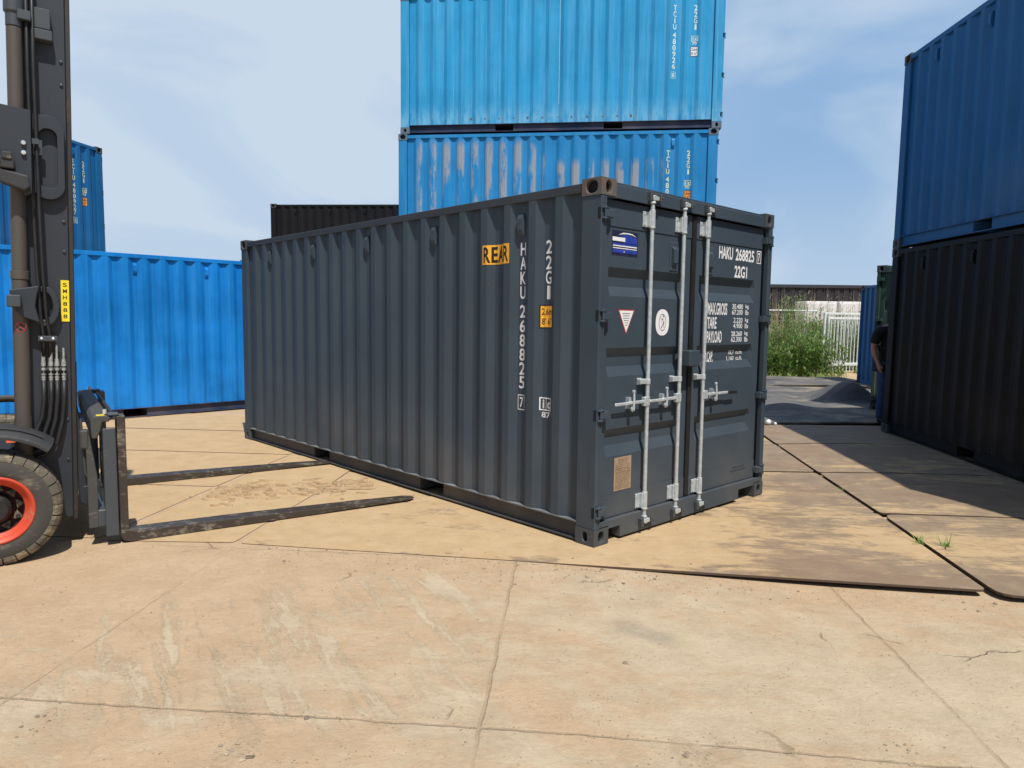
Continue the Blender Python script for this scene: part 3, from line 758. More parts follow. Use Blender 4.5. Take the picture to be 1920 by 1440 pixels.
        F.text('i', -0.568, -0.550, zi + 0.016, zi + 0.084, 0.03).text('c', -0.520, -0.484, zi + 0.016, zi + 0.068, 0.03)
        F.text(spec['icn'], -0.575, -0.485, zi - 0.056, zi - 0.01, 0.03)
        F.build('registration_mark', spec.get('icm', lm), E, sfn(0.0015), scuts)
        zh = spec['hs']; F = Flat(); F.rect(-0.595, -0.468, zh, zh + 0.165)
        hs = F.build('height_sign', spec['hsm'], E, sfn(0.0015), scuts)
        F = Flat(); F.frame(-0.6, -0.463, zh - 0.005, zh + 0.17, 0.008).text('2.6m', -0.585, -0.478, zh + 0.095, zh + 0.145, 0.01).text("8' 6\"", -0.582, -0.482, zh + 0.022, zh + 0.072, 0.005)
        F.build('height_print', M['ink'], hs, sfn(0.0028), scuts)
    E['_doors'] = 0
    return E, doors, sfn, scuts


def strip_props():
    for o in S.objects:
        if '_doors' in o: del o['_doors']


# --- the grey container in the middle
TH = 2.32393
NX, NY = 0.5971, 4.9407
E, doors, sfn, scuts = container((NX, NY, 0.002), TH, M['grey'], 'dark grey shipping container with REAR sign and silver lock rods, nearest the camera',
                                 rail=M['grey_rail'], cast=M['casting_dark'], casttop=M['casting'], door='full',
                                 marks=(M['white'], dict(id='HAKU268825', chk='7', ic=0.926, icn='87', hs=1.555, hsm=M['yellow'])))
F = Flat(); F.rect(-1.243, -0.923, 2.052, 2.207); rs = F.build('rear_sign', M['yellow'], E, sfn(0.0015), scuts)
F = Flat()
for ch, a, b_ in (('R', -1.225, -1.166), ('E', -1.150, -1.098), ('A', -1.088, -1.012), ('R', -0.992, -0.940)): F.text(ch, a - 0.004, b_ + 0.004, 2.066, 2.192, 0.022)
F.build('rear_sign_letters', M['ink'], rs, sfn(0.0028), scuts)
DL, DR = doors
dfn = lambda off: (lambda u, z_: Vector((FACE + ddep(z_) - off, -u, z_)))
dcz = [z for z, _ in ZR]


def door_art(name, mat, par, off=0.0015):
    F = Flat(); return F, (lambda: F.build(name, mat, par, dfn(off), (), dcz))


# company sticker (unreadable in the photo: stripes and pale bars)
F, B = door_art('company_sticker', M['stnavy'], DL); F.rect(0.17, 0.468, 2.078, 2.252); st = B()
F, B = door_art('sticker_stripe', M['stblue'], st, 0.0028); F.rect(0.30, 0.455, 2.168, 2.212).rect(0.178, 0.455, 2.147, 2.164).rect(0.178, 0.455, 2.098, 2.122).poly([(0.235, 2.213), (0.44, 2.213), (0.345, 2.232)]); B()
F, B = door_art('sticker_bar', M['white'], st, 0.004)
F.rect(0.172, 0.315, 2.178, 2.206).rect(0.178, 0.455, 2.126, 2.132).rect(0.178, 0.455, 2.141, 2.149).poly([(0.235, 2.222), (0.29, 2.231), (0.345, 2.234), (0.40, 2.231), (0.448, 2.219), (0.40, 2.239), (0.345, 2.243), (0.29, 2.240)])
F.text('o', 0.30, 0.312, 2.1, 2.112, 0.0); B()
# warning triangle
F, B = door_art('warning_triangle', M['red'], DL); F.poly([(0.256, 1.694), (0.452, 1.694), (0.354, 1.512)]); tri = B()
F, B = door_art('triangle_face', M['white'], tri, 0.0028); F.poly([(0.270, 1.686), (0.438, 1.686), (0.354, 1.529)]); B()
F, B = door_art('triangle_print', M['rimdust'], tri, 0.0038)
for i, w_ in enumerate((0.05, 0.042, 0.04, 0.03, 0.02, 0.014)): F.rect(0.354 - w_, 0.354 + w_ * 0.9, 1.664 - i * 0.017, 1.668 - i * 0.017)
B()
F, B = door_art('approval_oval', M['white'], DL); F.ell(0.806, 1.604, 0.088, 0.101, p=0.85); ov = B()
F, B = door_art('oval_print', M['ink'], ov, 0.0028)
for k in range(24):
    a0, a1 = 2 * pi * k / 24, 2 * pi * (k + 0.85) / 24
    F.poly([(0.806 + 0.046 * cos(a0), 1.604 + 0.066 * sin(a0)), (0.806 + 0.046 * cos(a1), 1.604 + 0.066 * sin(a1)), (0.806 + 0.042 * cos(a1), 1.604 + 0.061 * sin(a1)), (0.806 + 0.042 * cos(a0), 1.604 + 0.061 * sin(a0))])
rr = random.Random(3)
for k in range(16):
    x = 0.806 + rr.uniform(-0.028, 0.022); zz = 1.604 + rr.uniform(-0.045, 0.045)
    F.poly([(x, zz), (x + rr.uniform(0.004, 0.012), zz + rr.uniform(-0.012, 0.012)), (x + rr.uniform(-0.004, 0.01), zz + rr.uniform(0.008, 0.022))])
B()
# data plate
F, B = door_art('data_plate', M['tan'], DL, 0.003); F.rect(0.254, 0.458, 0.358, 0.608); dp = B()
F, B = door_art('data_plate_print', M['plateink'], dp, 0.004)
for i in range(17):
    z0 = 0.592 - i * 0.0135; a = 0.268 + (0.03 if i < 3 else 0)
    x = a
    while x < 0.44 - (0.03 if i < 3 else 0):
        w_ = rr.uniform(0.012, 0.045)
        F.rect(x, min(x + w_, 0.446), z0 - (0.0045 if i not in (5, 7) else 0.007), z0); x += w_ + rr.uniform(0.004, 0.012)
B()
# lettering on the right-hand door
F, B = door_art('container_number', M['white'], DR)
F.text('HAKU', 1.592, 1.815, 2.147, 2.252, 0.025).text('268825', 1.862, 2.182, 2.147, 2.252, 0.025).text('7', 2.252, 2.288, 2.162, 2.238, 0.025).frame(2.232, 2.308, 2.143, 2.257, 0.008); B()
F, B = door_art('size_code', M['white'], DR); F.text('22G1', 1.852, 2.068, 2.000, 2.104, 0.025); B()
for t, a_, b_, zb, zt in (('MAX.GROSS', 1.445, 1.755, 1.672, 1.775), ('TARE', 1.445, 1.590, 1.556, 1.654), ('PAYLOAD', 1.445, 1.682, 1.437, 1.536), ('CU.CAP.', 1.445, 1.61, 1.272, 1.368)):
    F, B = door_art('weight_label', M['white'], DR); F.text(t, a_, b_, zb, zt, 0.02); B()
for (t, zt), u in zip((('30.480', 1.772), ('67.200', 1.722), ('2.220', 1.652), ('4.900', 1.603), ('28.260', 1.534), ('62.300', 1.484)), ('kg', 'lb') * 3):
    F, B = door_art('weight_value', M['white'], DR)
    F.text(t, 1.838 if len(t) > 5 else 1.868, 2.020, zt - 0.044, zt, 0.012).text(u, 2.066, 2.122, zt - 0.044, zt, 0.012); B()
for t, a_, zt in (('32,7 cu.m.', 1.862, 1.366), ('1,160 cu.ft.', 1.835, 1.314)):
    F, B = door_art('volume_value', M['white'], DR); F.text(t.replace(' ', '  '), a_, 2.10, zt - 0.042, zt, 0.012); B()
for t, a_, b_, z0_ in (('CLEAN WITH WATER AND MILD SOAP', 1.93, 2.14, 0.302), ('KEEP THE DOOR GASKETS CLEAN AND DRY', 1.90, 2.17, 0.272)):
    F = Flat(); F.text(t, a_, b_, z0_, z0_ + 0.0115, 0.0); F.build('small_print', M['ink'], DR, lambda u, z_: Vector((FACE - 0.0075, -u, z_)), (), ())
# vents on the doors, lock box
for D, w_ in ((DL, 0.925), (DR, 1.44)):
    v = MB(); v.prism([(FACE, 2.0), (FACE - 0.006, 2.005), (FACE - 0.006, 2.225), (FACE, 2.23)], 1, -w_ - 0.055, -w_ + 0.052)
    v.prism([(FACE - 0.006, 2.035), (FACE - 0.03, 2.065), (FACE - 0.03, 2.17), (FACE - 0.006, 2.195)], 1, -w_ - 0.03, -w_ + 0.028)
    v.build('door_vent', M['grey'], D, 0.003)
lb = MB(); lb.box(-0.075, FACE - 0.002, -1.175, -1.03, 1.262, 1.385).box(-0.035, FACE - 0.001, -1.225, -1.176, 1.25, 1.36)
lb.build('lock_box', M['grey'], DL, 0.006)
MB().box(FACE - 0.014, FACE - 0.001, -1.224, -1.168, 0.18, 2.45).build('door_seal_strip', M['gasket'], DL)
# scratches on the rear post
sc_ = Flat(); rr = random.Random(5)
for (u, z0, z1, w_) in ((-0.155, 0.42, 0.62, 0.004), (-0.060, 0.46, 0.66, 0.006), (-0.072, 0.38, 0.52, 0.005), (-0.05, 1.42, 1.50, 0.002), (-0.11, 1.40, 1.54, 0.002), (-0.13, 2.40, 2.44, 0.003)):
    sc_.poly([(u, z0), (u + w_, z0 + 0.03), (u + w_ * 0.6 + 0.004, z1), (u - 0.003, z1 - 0.03)])
sc_.build('paint_scratches', M['carrdust'], E, lambda u, z_: Vector((-u, 0.001, z_)))
ch = Flat()
for (x, z_, r_) in ((3.55, 2.30, 0.008), (2.95, 2.03, 0.009), (2.42, 1.95, 0.012), (1.17, 1.90, 0.016), (4.6, 0.7, 0.005), (1.9, 1.2, 0.006)):
    ch.poly([(-x + r_ * rr.uniform(0.5, 1) * cos(a), z_ + r_ * 1.3 * rr.uniform(0.5, 1) * sin(a)) for a in [k * pi / 4 for k in range(8)]])
ch.rect(-3.105, -3.10, 0.52, 0.66)
ch.build('paint_chips', M['carrdust'], E, sfn(0.001), scuts)

# --- stack of three behind it (doors to the right)
def endpos(x, y, th, l): return (x + l * cos(th), y + l * sin(th))
cth = math.radians(-6.63); cx, cy = endpos(-2.252, 14.169, cth, CL)
sp = dict(id='TCIU480926', chk='0', ic=1.56, icn='70', hs=1.30, shift=0.1)
A0 = container((cx, cy, 0.002), cth + pi, M['navy'], 'bottom container of the tall middle stack, hidden behind the dark grey container', rings=True)
A1 = container((cx - 0.01, cy, CH + 0.002), cth + pi, M['mid'], 'scuffed blue container with bare patches, below the light blue one in the tall stack',
               cast=M['casting_blue'], door='plain', rings=(2,), marks=(M['cream'], dict(sp, id='TCIU480927', chk='5', hsm=M['orange'], icm=M['cream'])))
A2 = container((cx + 0.035, cy - 0.01, 2 * CH + 0.004), cth + pi, M['sky'], 'faded light blue shipping container on top of the tall middle stack',
               rail=M['darkblue_rail'], cast=M['casting_blue'], rings=False, marks=(M['whiteblue'], dict(sp, hsm=M['white'], icm=M['whiteblue'])))
# rust pocks along the bottom of the light blue one
F = Flat()
for k in range(5, 17):
    x = R0 + k * PITCHC + rr.uniform(-0.02, 0.02); r_ = rr.uniform(0.012, 0.026)
    F.poly([(-x + r_ * rr.uniform(0.7, 1) * cos(a), 0.26 + r_ * 1.3 * rr.uniform(0.7, 1) * sin(a)) for a in [k_ * pi / 5 for k_ in range(10)]])
F.build('rust_pocks', M['casting'], A2[0], sfn(0.001), scuts)
F = Flat().rect(-3.010, -2.998, 0.5, 2.44); F.build('weld_seam', M['seam'], A2[0], sfn(0.001), scuts)

# --- far black stack of two
bth = -0.077; bx, by = endpos(-7.70, 22.85, bth, CL)
container((bx, by, 0.002), bth + pi, M['black'], 'lower black container of the far stack, hidden behind the dark grey container')
container((bx, by, CH + 0.002), bth + pi, M['black'], 'upper black shipping container far behind the grey one, between sky and middle stack')
# --- left row
lth = math.radians(225.5); lx, ly = -4.54, 12.535
lx2, ly2 = endpos(lx, ly, lth, CL)
# visible long side must be the local Y=0 side: origin at the right-hand end, length running left
container((lx, ly, 0.002), lth, M['bright'], 'bright blue shipping container standing on the ground behind the forklift', rail=M['darkblue_rail'], cast=M['casting_dark'])
uth = math.radians(261.3)
container((-8.88, 15.653, 0.002), uth, M['navy'], 'blue container standing under the TCIU container behind the mast, mostly hidden')
container((-8.88, 15.653, CH + 0.002), uth, M['deep'], 'deep blue container with yellow lettering, raised behind the forklift mast',
          cast=M['casting_dark'], marks=(M['cream'], dict(sp, id='TCIU480927', chk='6', shift=0.0, hsm=M['orange'], icm=M['cream'])))
# --- right stack: local X points away from the camera
rth = -1.6273 + pi; ry = 0.0132
def rpos(l, z): return (5.3479 + l * cos(-1.6273), 10.1768 + l * sin(-1.6273), z)
near = rpos(CL, 0.0)
container((near[0], near[1], 0.002), rth, M['black'], 'black shipping container at the right edge, bottom of the right stack', ry=-ry, cast=M['casting_dark'])
up = Matrix.Rotation(rth, 4, 'Z') @ Matrix.Rotation(-ry, 4, 'Y') @ Vector((0, 0, CH + 0.004))
container((near[0] + up.x, near[1] + up.y, 0.002 + up.z), rth, M['navy'], 'blue shipping container on top of the black one at the right edge', ry=-ry, cast=M['casting_dark'])
# neighbour stack just outside the frame on the right, its shadow crosses the plates
nth = math.radians(-72) + pi; n0 = endpos(5.06, 4.02, math.radians(-72), CL)
container((n0[0], n0[1], -0.0), nth, M['black'], 'black container standing just outside the right edge of the view')
container((n0[0], n0[1], CH), nth, M['navy'], 'blue container stacked just outside the right edge of the view')
# --- green container and small far blue container
container((6.40, 12.62, 0.05), radians(37.0), M['green'], 'weathered green container behind the person in the passage', rail=M['green'], cast=M['casting'], casttop=M['casting_dark'])
container((9.12 + CL, 16.31, 0.03), pi, M['navy'], 'blue shipping container at the far end of the passage beside the gate', cast=M['casting_dark'])
strip_props()
# PART2
# ---------------------------------------------------------------- terrain
def ssm(t): t = max(0.0, min(1.0, t)); return t * t * (3 - 2 * t)
def rise(x, y): return 0.075 * ssm((y - 5.2) / 4.5) * ssm((x - 2.4) / 2.2)
def front(x): return 4.645 - 0.1516 * x
def ground_z(x, y):
    fore = -0.005 - 0.045 * ssm((x + 0.1) / 2.4)
    back = -0.004 - 0.041 * ssm((x + 2.0) / 1.6)
    if x < -5.5: back = back
    back = back + rise(x, y)
    back = back * (1 - ssm((y - 19.8) / 0.6)) + 0.0 * ssm((y - 19.8) / 0.6)
    f = front(x) + 0.12 if x > -1.95 else 4.95
    t = ssm((y - f) / 0.25)
    return fore * (1 - t) + back * t


def axis_coords(lo, hi, step, far):
    a = [lo + i * step for i in range(int(round((hi - lo) / step)) + 1)]; d = step
    l = [lo]; r = [a[-1]]
    while r[-1] < far: d *= 1.5; r.append(r[-1] + d); l.append(l[-1] - d)
    return sorted(set(l[1:])) + a + r[1:]


xs = axis_coords(-9, 12, 0.125, 1500); ysv = axis_coords(0, 24, 0.125, 1500)
vs = [(x, y, ground_z(x, y) if (-9 < x < 12 and 0 <= y < 24) else (ground_z(max(-9, min(12, x)), max(0, min(24, y))))) for y in ysv for x in xs]
nx = len(xs)
gm = MB(); gm.add(vs, [(j * nx + i, j * nx + i + 1, (j + 1) * nx + i + 1, (j + 1) * nx + i) for j in range(len(ysv) - 1) for i in range(nx - 1)])
gnd = gm.build('ground', M['ground'], smooth=True); tag(gnd, kind='structure')


def road_plate(poly, label, dz=0.0, thick=0.015, r=0.05, tilt=0.0):
    pts = [Vector(p) for p in poly]; out = []; n = len(pts)
    cen = sum(pts, Vector((0, 0))) / n
    for i in range(n):
        p = pts[i]; a = (pts[i - 1] - p).normalized(); b = (pts[(i + 1) % n] - p).normalized()
        p2 = p + (a + b) * 0.013
        for k in range(5):
            t = k / 4; q = (p2 + a * r) * (1 - t) ** 2 + p2 * 2 * t * (1 - t) + (p2 + b * r) * t * t
            out.append(q)
    # subdivide long edges so that the plate can follow the ground
    ring = []
    for i in range(len(out)):
        p, q = out[i], out[(i + 1) % len(out)]; L = (q - p).length; m = max(1, int(L / 0.4))
        for k in range(m): ring.append(p + (q - p) * (k / m))
    me = bpy.data.meshes.new('road_plate'); bm = bmesh.new()
    zf = lambda x, y: rise(x, y) + dz + tilt * (y - cen.y)
    top = [bm.verts.new((q.x - cen.x, q.y - cen.y, zf(q.x, q.y))) for q in ring]
    bot = [bm.verts.new((q.x - cen.x, q.y - cen.y, zf(q.x, q.y) - thick)) for q in ring]
    f = bm.faces.new(top); bm.faces.new(list(reversed(bot)))
    for i in range(len(ring)): bm.faces.new((top[i], bot[i], bot[(i + 1) % len(ring)], top[(i + 1) % len(ring)]))
    bmesh.ops.recalc_face_normals(bm, faces=bm.faces)
    bmesh.ops.triangulate(bm, faces=[f2 for f2 in bm.faces if len(f2.verts) > 4])
    bm.to_mesh(me); bm.free(); me.materials.append(M['plate'])
    o = bpy.data.objects.new('road_plate', me); COL.objects.link(o); o.location = (cen.x, cen.y, 0)
    tag(o, label, 'steel plate', 'steel road plates laid over the yard'); return o


C_ = [(2.93, 4.20), (3.15, 5.97), (3.30, 7.56), (3.46, 9.22), (3.64, 10.85)]
L_ = [(-1.95, 4.94), (-1.75, 6.48), (-1.62, 8.1), (-1.5, 9.8), (-1.4, 11.4)]
lab = ['sandy steel plate in front of the grey container, its long edge facing the camera', 'sandy steel plate reaching from under the container doors to the dark seam',
       'sandy steel plate right of the container door end, third row back', 'sandy steel plate beside the rear of the passage, left of the seam']
for k in range(4): road_plate([L_[k], C_[k], C_[k + 1], L_[k + 1]], lab[k], (0.0, -0.006, 0.001, -0.004)[k])
lab = ['grey worn steel plate with a rounded corner at the right, beside the grass tufts', 'worn steel plate in the right passage, second row, half in shadow',
       'shaded steel plate before the black container, third row', 'shaded steel plate at the feet of the person']
for k in range(4):
    a, b = C_[k], C_[k + 1]
    road_plate([(a[0] + 0.012, a[1] - (0.07 if k == 0 else 0.0)), (a[0] + 5.0, a[1] - 0.52), (b[0] + 5.0, b[1] - 0.47), (b[0] + 0.012, b[1] - 0.02)], lab[k], -0.002, r=0.12 if k == 0 else 0.04)
road_plate([(-2.93, 4.97), (-1.97, 4.95), (-1.78, 6.5), (-2.78, 6.58)], 'narrow sand covered plate between the fork tines', 0.0)
road_plate([(-2.77, 6.60), (-1.77, 6.53), (-1.64, 8.15), (-2.58, 8.23)], 'narrow sand covered plate behind the far fork tine', 0.001)
Lr = [(-2.98, 5.02), (-2.80, 6.63), (-2.60, 8.26), (-2.62, 9.86), (-2.5, 11.5)]
lab = ['sand covered plate under the forklift mast', 'sand covered plate left of the cracked mud', 'sand covered plate at the left corner of the grey container', 'sand covered plate nearest the bright blue container']
for k in range(4):
    a, b = Lr[k], Lr[k + 1]
    road_plate([(a[0] - 5.0, a[1] + 0.42), (a[0], a[1]), (b[0], b[1] - 0.015), (b[0] - 5.0, b[1] + 0.40)], lab[k], 0.001 * k)


# wavy grey sheets at the end of the passage
def sheet(x0, x1, y0, y1, zf, label, skew=0.0, th=0.02):
    nx_, ny_ = 70, 22; m = MB(); vs = []
    for lay in (0, 1):
        for j in range(ny_ + 1):
            for i in range(nx_ + 1):
                x = x0 + (x1 - x0) * i / nx_; v = j / ny_; y = y0 + (y1 - y0) * v + skew * (x - x0)
                y += 0.05 * sin(x * 1.7 + y0) * (1 if j in (0, ny_) else 0.5)
                vs.append((x, y, zf(x, y, v) - lay * th))
    n = (nx_ + 1) * (ny_ + 1); fs = []
    for j in range(ny_):
        for i in range(nx_):
            a = j * (nx_ + 1) + i; fs.append((a, a + 1, a + nx_ + 2, a + nx_ + 1)); fs.append((n + a, n + a + nx_ + 1, n + a + nx_ + 2, n + a + 1))
    for i in range(nx_):
        a = i; fs.append((a, n + a, n + a + 1, a + 1)); a = ny_ * (nx_ + 1) + i; fs.append((a, a + 1, n + a + 1, n + a))
    for j in range(ny_):
        a = j * (nx_ + 1); fs.append((a, a + nx_ + 1, n + a + nx_ + 1, n + a)); a += nx_; fs.append((a, n + a, n + a + nx_ + 1, a + nx_ + 1))
    m.add(vs, fs); o = m.build('warped_sheet', M['sheet'], smooth=False); tag(o, label, 'sheet', 'warped grey sheets in the passage'); return o


gs = lambda x, c, w: math.exp(-((x - c) / w) ** 2)
sheet(3.5, 8.4, 10.95, 13.25, lambda x, y, v: rise(x, y) + 0.006 + ssm((v - 0.25) / 0.75) * (0.13 * gs(x, 4.95, 0.42) + 0.05 * gs(x, 6.3, 0.7)), 'shaded grey sheet nearest the person, back edge lifted', 0.02)
sheet(3.4, 8.5, 13.32, 17.1, lambda x, y, v: rise(x, y) + 0.004 + ssm(v / 0.16 + 0.02) * (1 - ssm((v - 0.16) / 0.5)) * (0.40 * gs(x, 6.72, 0.42) + 0.10 * gs(x, 4.9, 0.7)) + 0.07 * gs(x, 5.6, 0.8) * gs(v, 0.8, 0.3), 'grey sheet buckled into a hump, lit by the sun', 0.03)
sheet(3.3, 8.9, 17.3, 18.6, lambda x, y, v: rise(x, y) + 0.03 + 0.03 * gs(x, 7.6, 1.0), 'narrow flat grey sheet behind the hump')
sheet(3.3, 9.3, 18.7, 20.1, lambda x, y, v: rise(x, y) + 0.05 + 0.02 * sin(x * 1.3), 'farthest grey sheet before the sandy strip')


# ---------------------------------------------------------------- forklift
FT = empty('forklift', (-3.33, 4.36, -0.006), math.atan2(0.552, 0.834))
tag(FT, 'large dark forklift with raised mast, orange wheel rim and long forks on the ground', 'forklift')
W2 = 2.26


def wheel(y0, sgn, rx=0.0, R=0.355):
    """sgn=1: outer face at y0 looking towards -Y"""
    prof = [(0.02, 0.205), (0.0, 0.222), (-0.004, 0.26), (0.004, 0.31), (0.02, 0.335), (0.05, R - 0.006), (0.125, R), (0.20, R - 0.006), (0.23, 0.335), (0.25, 0.30), (0.25, 0.205)]
    t = MB().lathe([(y0 + sgn * o, r) for o, r in prof], 64, 'Y', (rx, 0, R))
    root = t.build('wheel', M['tyre'], FT, smooth=True)
    lg = MB(); rt = random.Random(4)
    for k in range(30):
        a = 2 * pi * k / 30
        for (oa, ob, da) in ((0.004, 0.11, 0.0), (0.14, 0.246, 0.09)):
            wdt = 0.188 + rt.uniform(-0.012, 0.012); dz_ = rt.uniform(-0.002, 0.002)
            prof = [(oa, 0.318), (oa + 0.004, 0.336), (oa + 0.022, R - 0.010), (oa + 0.05, R + 0.001 + dz_), (ob, R + 0.003 + dz_)] if oa < 0.1 else [(oa, R + 0.003), (ob - 0.05, R + 0.001), (ob - 0.022, R - 0.01), (ob - 0.004, 0.336), (ob, 0.318)]
            vs = []; ns = 4
            for q in range(ns + 1):
                c0, s0 = cos(a + da + wdt * q / ns), sin(a + da + wdt * q / ns)
                for (o, r) in prof: vs.append((rx + c0 * r, y0 + sgn * o, R + s0 * r))
                for (o, r) in prof: vs.append((rx + c0 * (r - 0.02), y0 + sgn * (o + (0.01 if oa < 0.1 else -0.01)), R + s0 * (r - 0.02)))
            n_ = len(prof); fs = []
            for q in range(ns):
                b0, b1 = q * 2 * n_, (q + 1) * 2 * n_
                for t in range(n_ - 1): fs.append((b0 + t, b0 + t + 1, b1 + t + 1, b1 + t))
                fs.append((b0, b1, b1 + n_, b0 + n_)); fs.append((b0 + n_ - 1, b0 + 2 * n_ - 1, b1 + 2 * n_ - 1, b1 + n_ - 1))
            for t in range(n_ - 1):
                fs.append((t, n_ + t, n_ + t + 1, t + 1)); e = ns * 2 * n_; fs.append((e + t, e + t + 1, e + n_ + t + 1, e + n_ + t))
            lg.add(vs, fs)
    lg.build('tread', M['tread'], root)
    MB().lathe([(y0 + sgn * o, r) for o, r in [(0.03, 0.214), (0.0, 0.221), (-0.007, 0.214), (-0.004, 0.204), (0.022, 0.188), (0.04, 0.170), (0.05, 0.160)]], 56, 'Y', (rx, 0, R)).build('rim', M['rim'], root, smooth=True)
    MB().lathe([(y0 + sgn * o, r) for o, r in [(0.049, 0.162), (0.11, 0.155), (0.13, 0.10), (0.13, 0.001)]], 40, 'Y', (rx, 0, R)).build('wheel_dish', M['rimdark'], root, smooth=False)
    b = MB()
    for k in range(10):
        a = 2 * pi * k / 10 + 0.15; c, s_ = cos(a), sin(a)
        def Q(r, t_, o): return (rx + c * r - s_ * t_, y0 + sgn * o, R + s_ * r + c * t_)
        b.add([Q(0.115, -0.03, 0.09), Q(0.115, 0.03, 0.09), Q(0.155, 0.006, 0.075), Q(0.155, -0.006, 0.075), Q(0.115, -0.03, 0.128), Q(0.115, 0.03, 0.128), Q(0.155, 0.006, 0.115), Q(0.155, -0.006, 0.115)],
              [(0, 1, 2, 3), (4, 7, 6, 5), (0, 4, 5, 1), (1, 5, 6, 2), (2, 6, 7, 3), (3, 7, 4, 0)])
    b.build('rim_clamps', M['rimdust'], root)
    b = MB()
    for k in range(10):
        a = 2 * pi * k / 10 + 0.15; c, s_ = cos(a), sin(a)
        b.lathe([(y0 + sgn * 0.1, 0.0), (y0 + sgn * 0.066, 0.0), (y0 + sgn * 0.066, 0.013), (y0 + sgn * 0.1, 0.015)], 6, 'Y', (rx + c * 0.135, 0, R + s_ * 0.135))
    b.build('wheel_nuts', M['mastedge'], root)
    MB().lathe([(y0 + sgn * o, r) for o, r in [(0.0, 0.0), (0.02, 0.0), (0.02, 0.07), (0.04, 0.09), (0.13, 0.095)]], 32, 'Y', (rx, 0, R)).build('wheel_hub', M['hose'], root, smooth=False)


wheel(0.0, 1, 0.075, 0.37); wheel(W2, -1, 0.075, 0.37); wheel(0.12, 1, -1.9, 0.30); wheel(W2 - 0.12, -1, -1.9, 0.30)


def fender(y0, y1, mat):
    rows = [(0.0, 0.478), (0.05, 0.492), (0.16, 0.512), (0.55, 0.528), (1.0, 0.532)]; ang = [radians(160 - k * 7.3) for k in range(16)]
    m = MB(); vs = []; nr = len(rows); na = len(ang)
    for th_ in (0.0, 0.016):
        for a in ang:
            for (t, r) in rows: vs.append((0.075 + cos(a) * (r - th_), y0 + (y1 - y0) * t, 0.37 + sin(a) * (r - th_)))
    n = nr * na; fs = []
    for i_ in range(na - 1):
        for q in range(nr - 1):
            a = i_ * nr + q; fs += [(a, a + nr, a + nr + 1, a + 1), (n + a, n + a + 1, n + a + nr + 1, n + a + nr)]
        for q in (0, nr - 1): a = i_ * nr + q; fs.append((a, a + nr, n + a + nr, n + a))
    for q in range(nr - 1):
        for i_ in (0, na - 1): a = i_ * nr + q; fs.append((a, a + 1, n + a + 1, n + a))
    for k in range(4):      # raised ribs
        t = 0.25 + 0.2 * k; y = y0 + (y1 - y0) * t
        m.tube([(0.075 + cos(a) * 0.525, y, 0.37 + sin(a) * 0.525) for a in ang[1:-1]], 0.006, 6)
    m.add(vs, fs); return m.build('fender', mat, FT, smooth=False)


fd = fender(-0.03, 0.225, M['dusty']); fender(W2 + 0.03, W2 - 0.225, M['cyl'])
MB().box(0.155, 0.205, -0.028, -0.012, 0.805, 0.828).build('marker_lamp', M['amber'], fd, 0.003)
# body, mostly outside the picture
MB().prism([(-2.6, 0.32), (0.12, 0.32), (0.16, 0.62), (-0.05, 0.72), (-0.6, 0.74), (-0.75, 1.0), (-2.5, 1.0), (-2.75, 0.8)], 1, 0.32, W2 - 0.32).build('chassis', M['mast'], FT, 0.02)
MB().prism([(-2.85, 0.35), (-1.9, 0.62), (-1.35, 0.62), (-1.3, 1.25), (-2.6, 1.25), (-2.9, 1.0)], 1, 0.18, W2 - 0.18).build('counterweight', M['truckred'], FT, 0.05, seg=3)
MB().prism([(-1.3, 0.9), (-0.45, 0.9), (-0.5, 1.15), (-1.3, 1.2)], 1, 0.45, W2 - 0.45).build('seat_hood', M['mast'], FT, 0.03)
MB().prism([(-1.2, 1.2), (-0.75, 1.2), (-0.72, 1.3), (-1.1, 1.32), (-1.25, 1.85), (-1.36, 1.85)], 1, 0.85, 1.41).build('seat', M['hose'], FT, 0.04, seg=3)
b = MB()
for y in (0.34, W2 - 0.34):
    b.tube([(-0.42, y, 0.74), (-0.52, y, 1.5), (-0.72, y, 2.3)], 0.035, 8); b.tube([(-1.75, y, 1.2), (-1.7, y, 2.3)], 0.035, 8)
    b.tube([(-0.72, y, 2.3), (-1.7, y, 2.3)], 0.035, 8)
for k in range(7): b.box(-0.75 - k * 0.15, -0.80 - k * 0.15, 0.34, W2 - 0.34, 2.28, 2.31)
b.build('overhead_guard', M['mast'], FT)
MB().lathe([(0, 0.15), (0.01, 0.163), (0.025, 0.163), (0.03, 0.15), (0.015, 0.14), (0, 0.15)], 28, 'Z', (-0.55, 1.13, 1.28)).tube([(-0.55, 1.13, 0.95), (-0.55, 1.13, 1.29)], 0.02, 8).build('steering_wheel', M['hose'], FT)
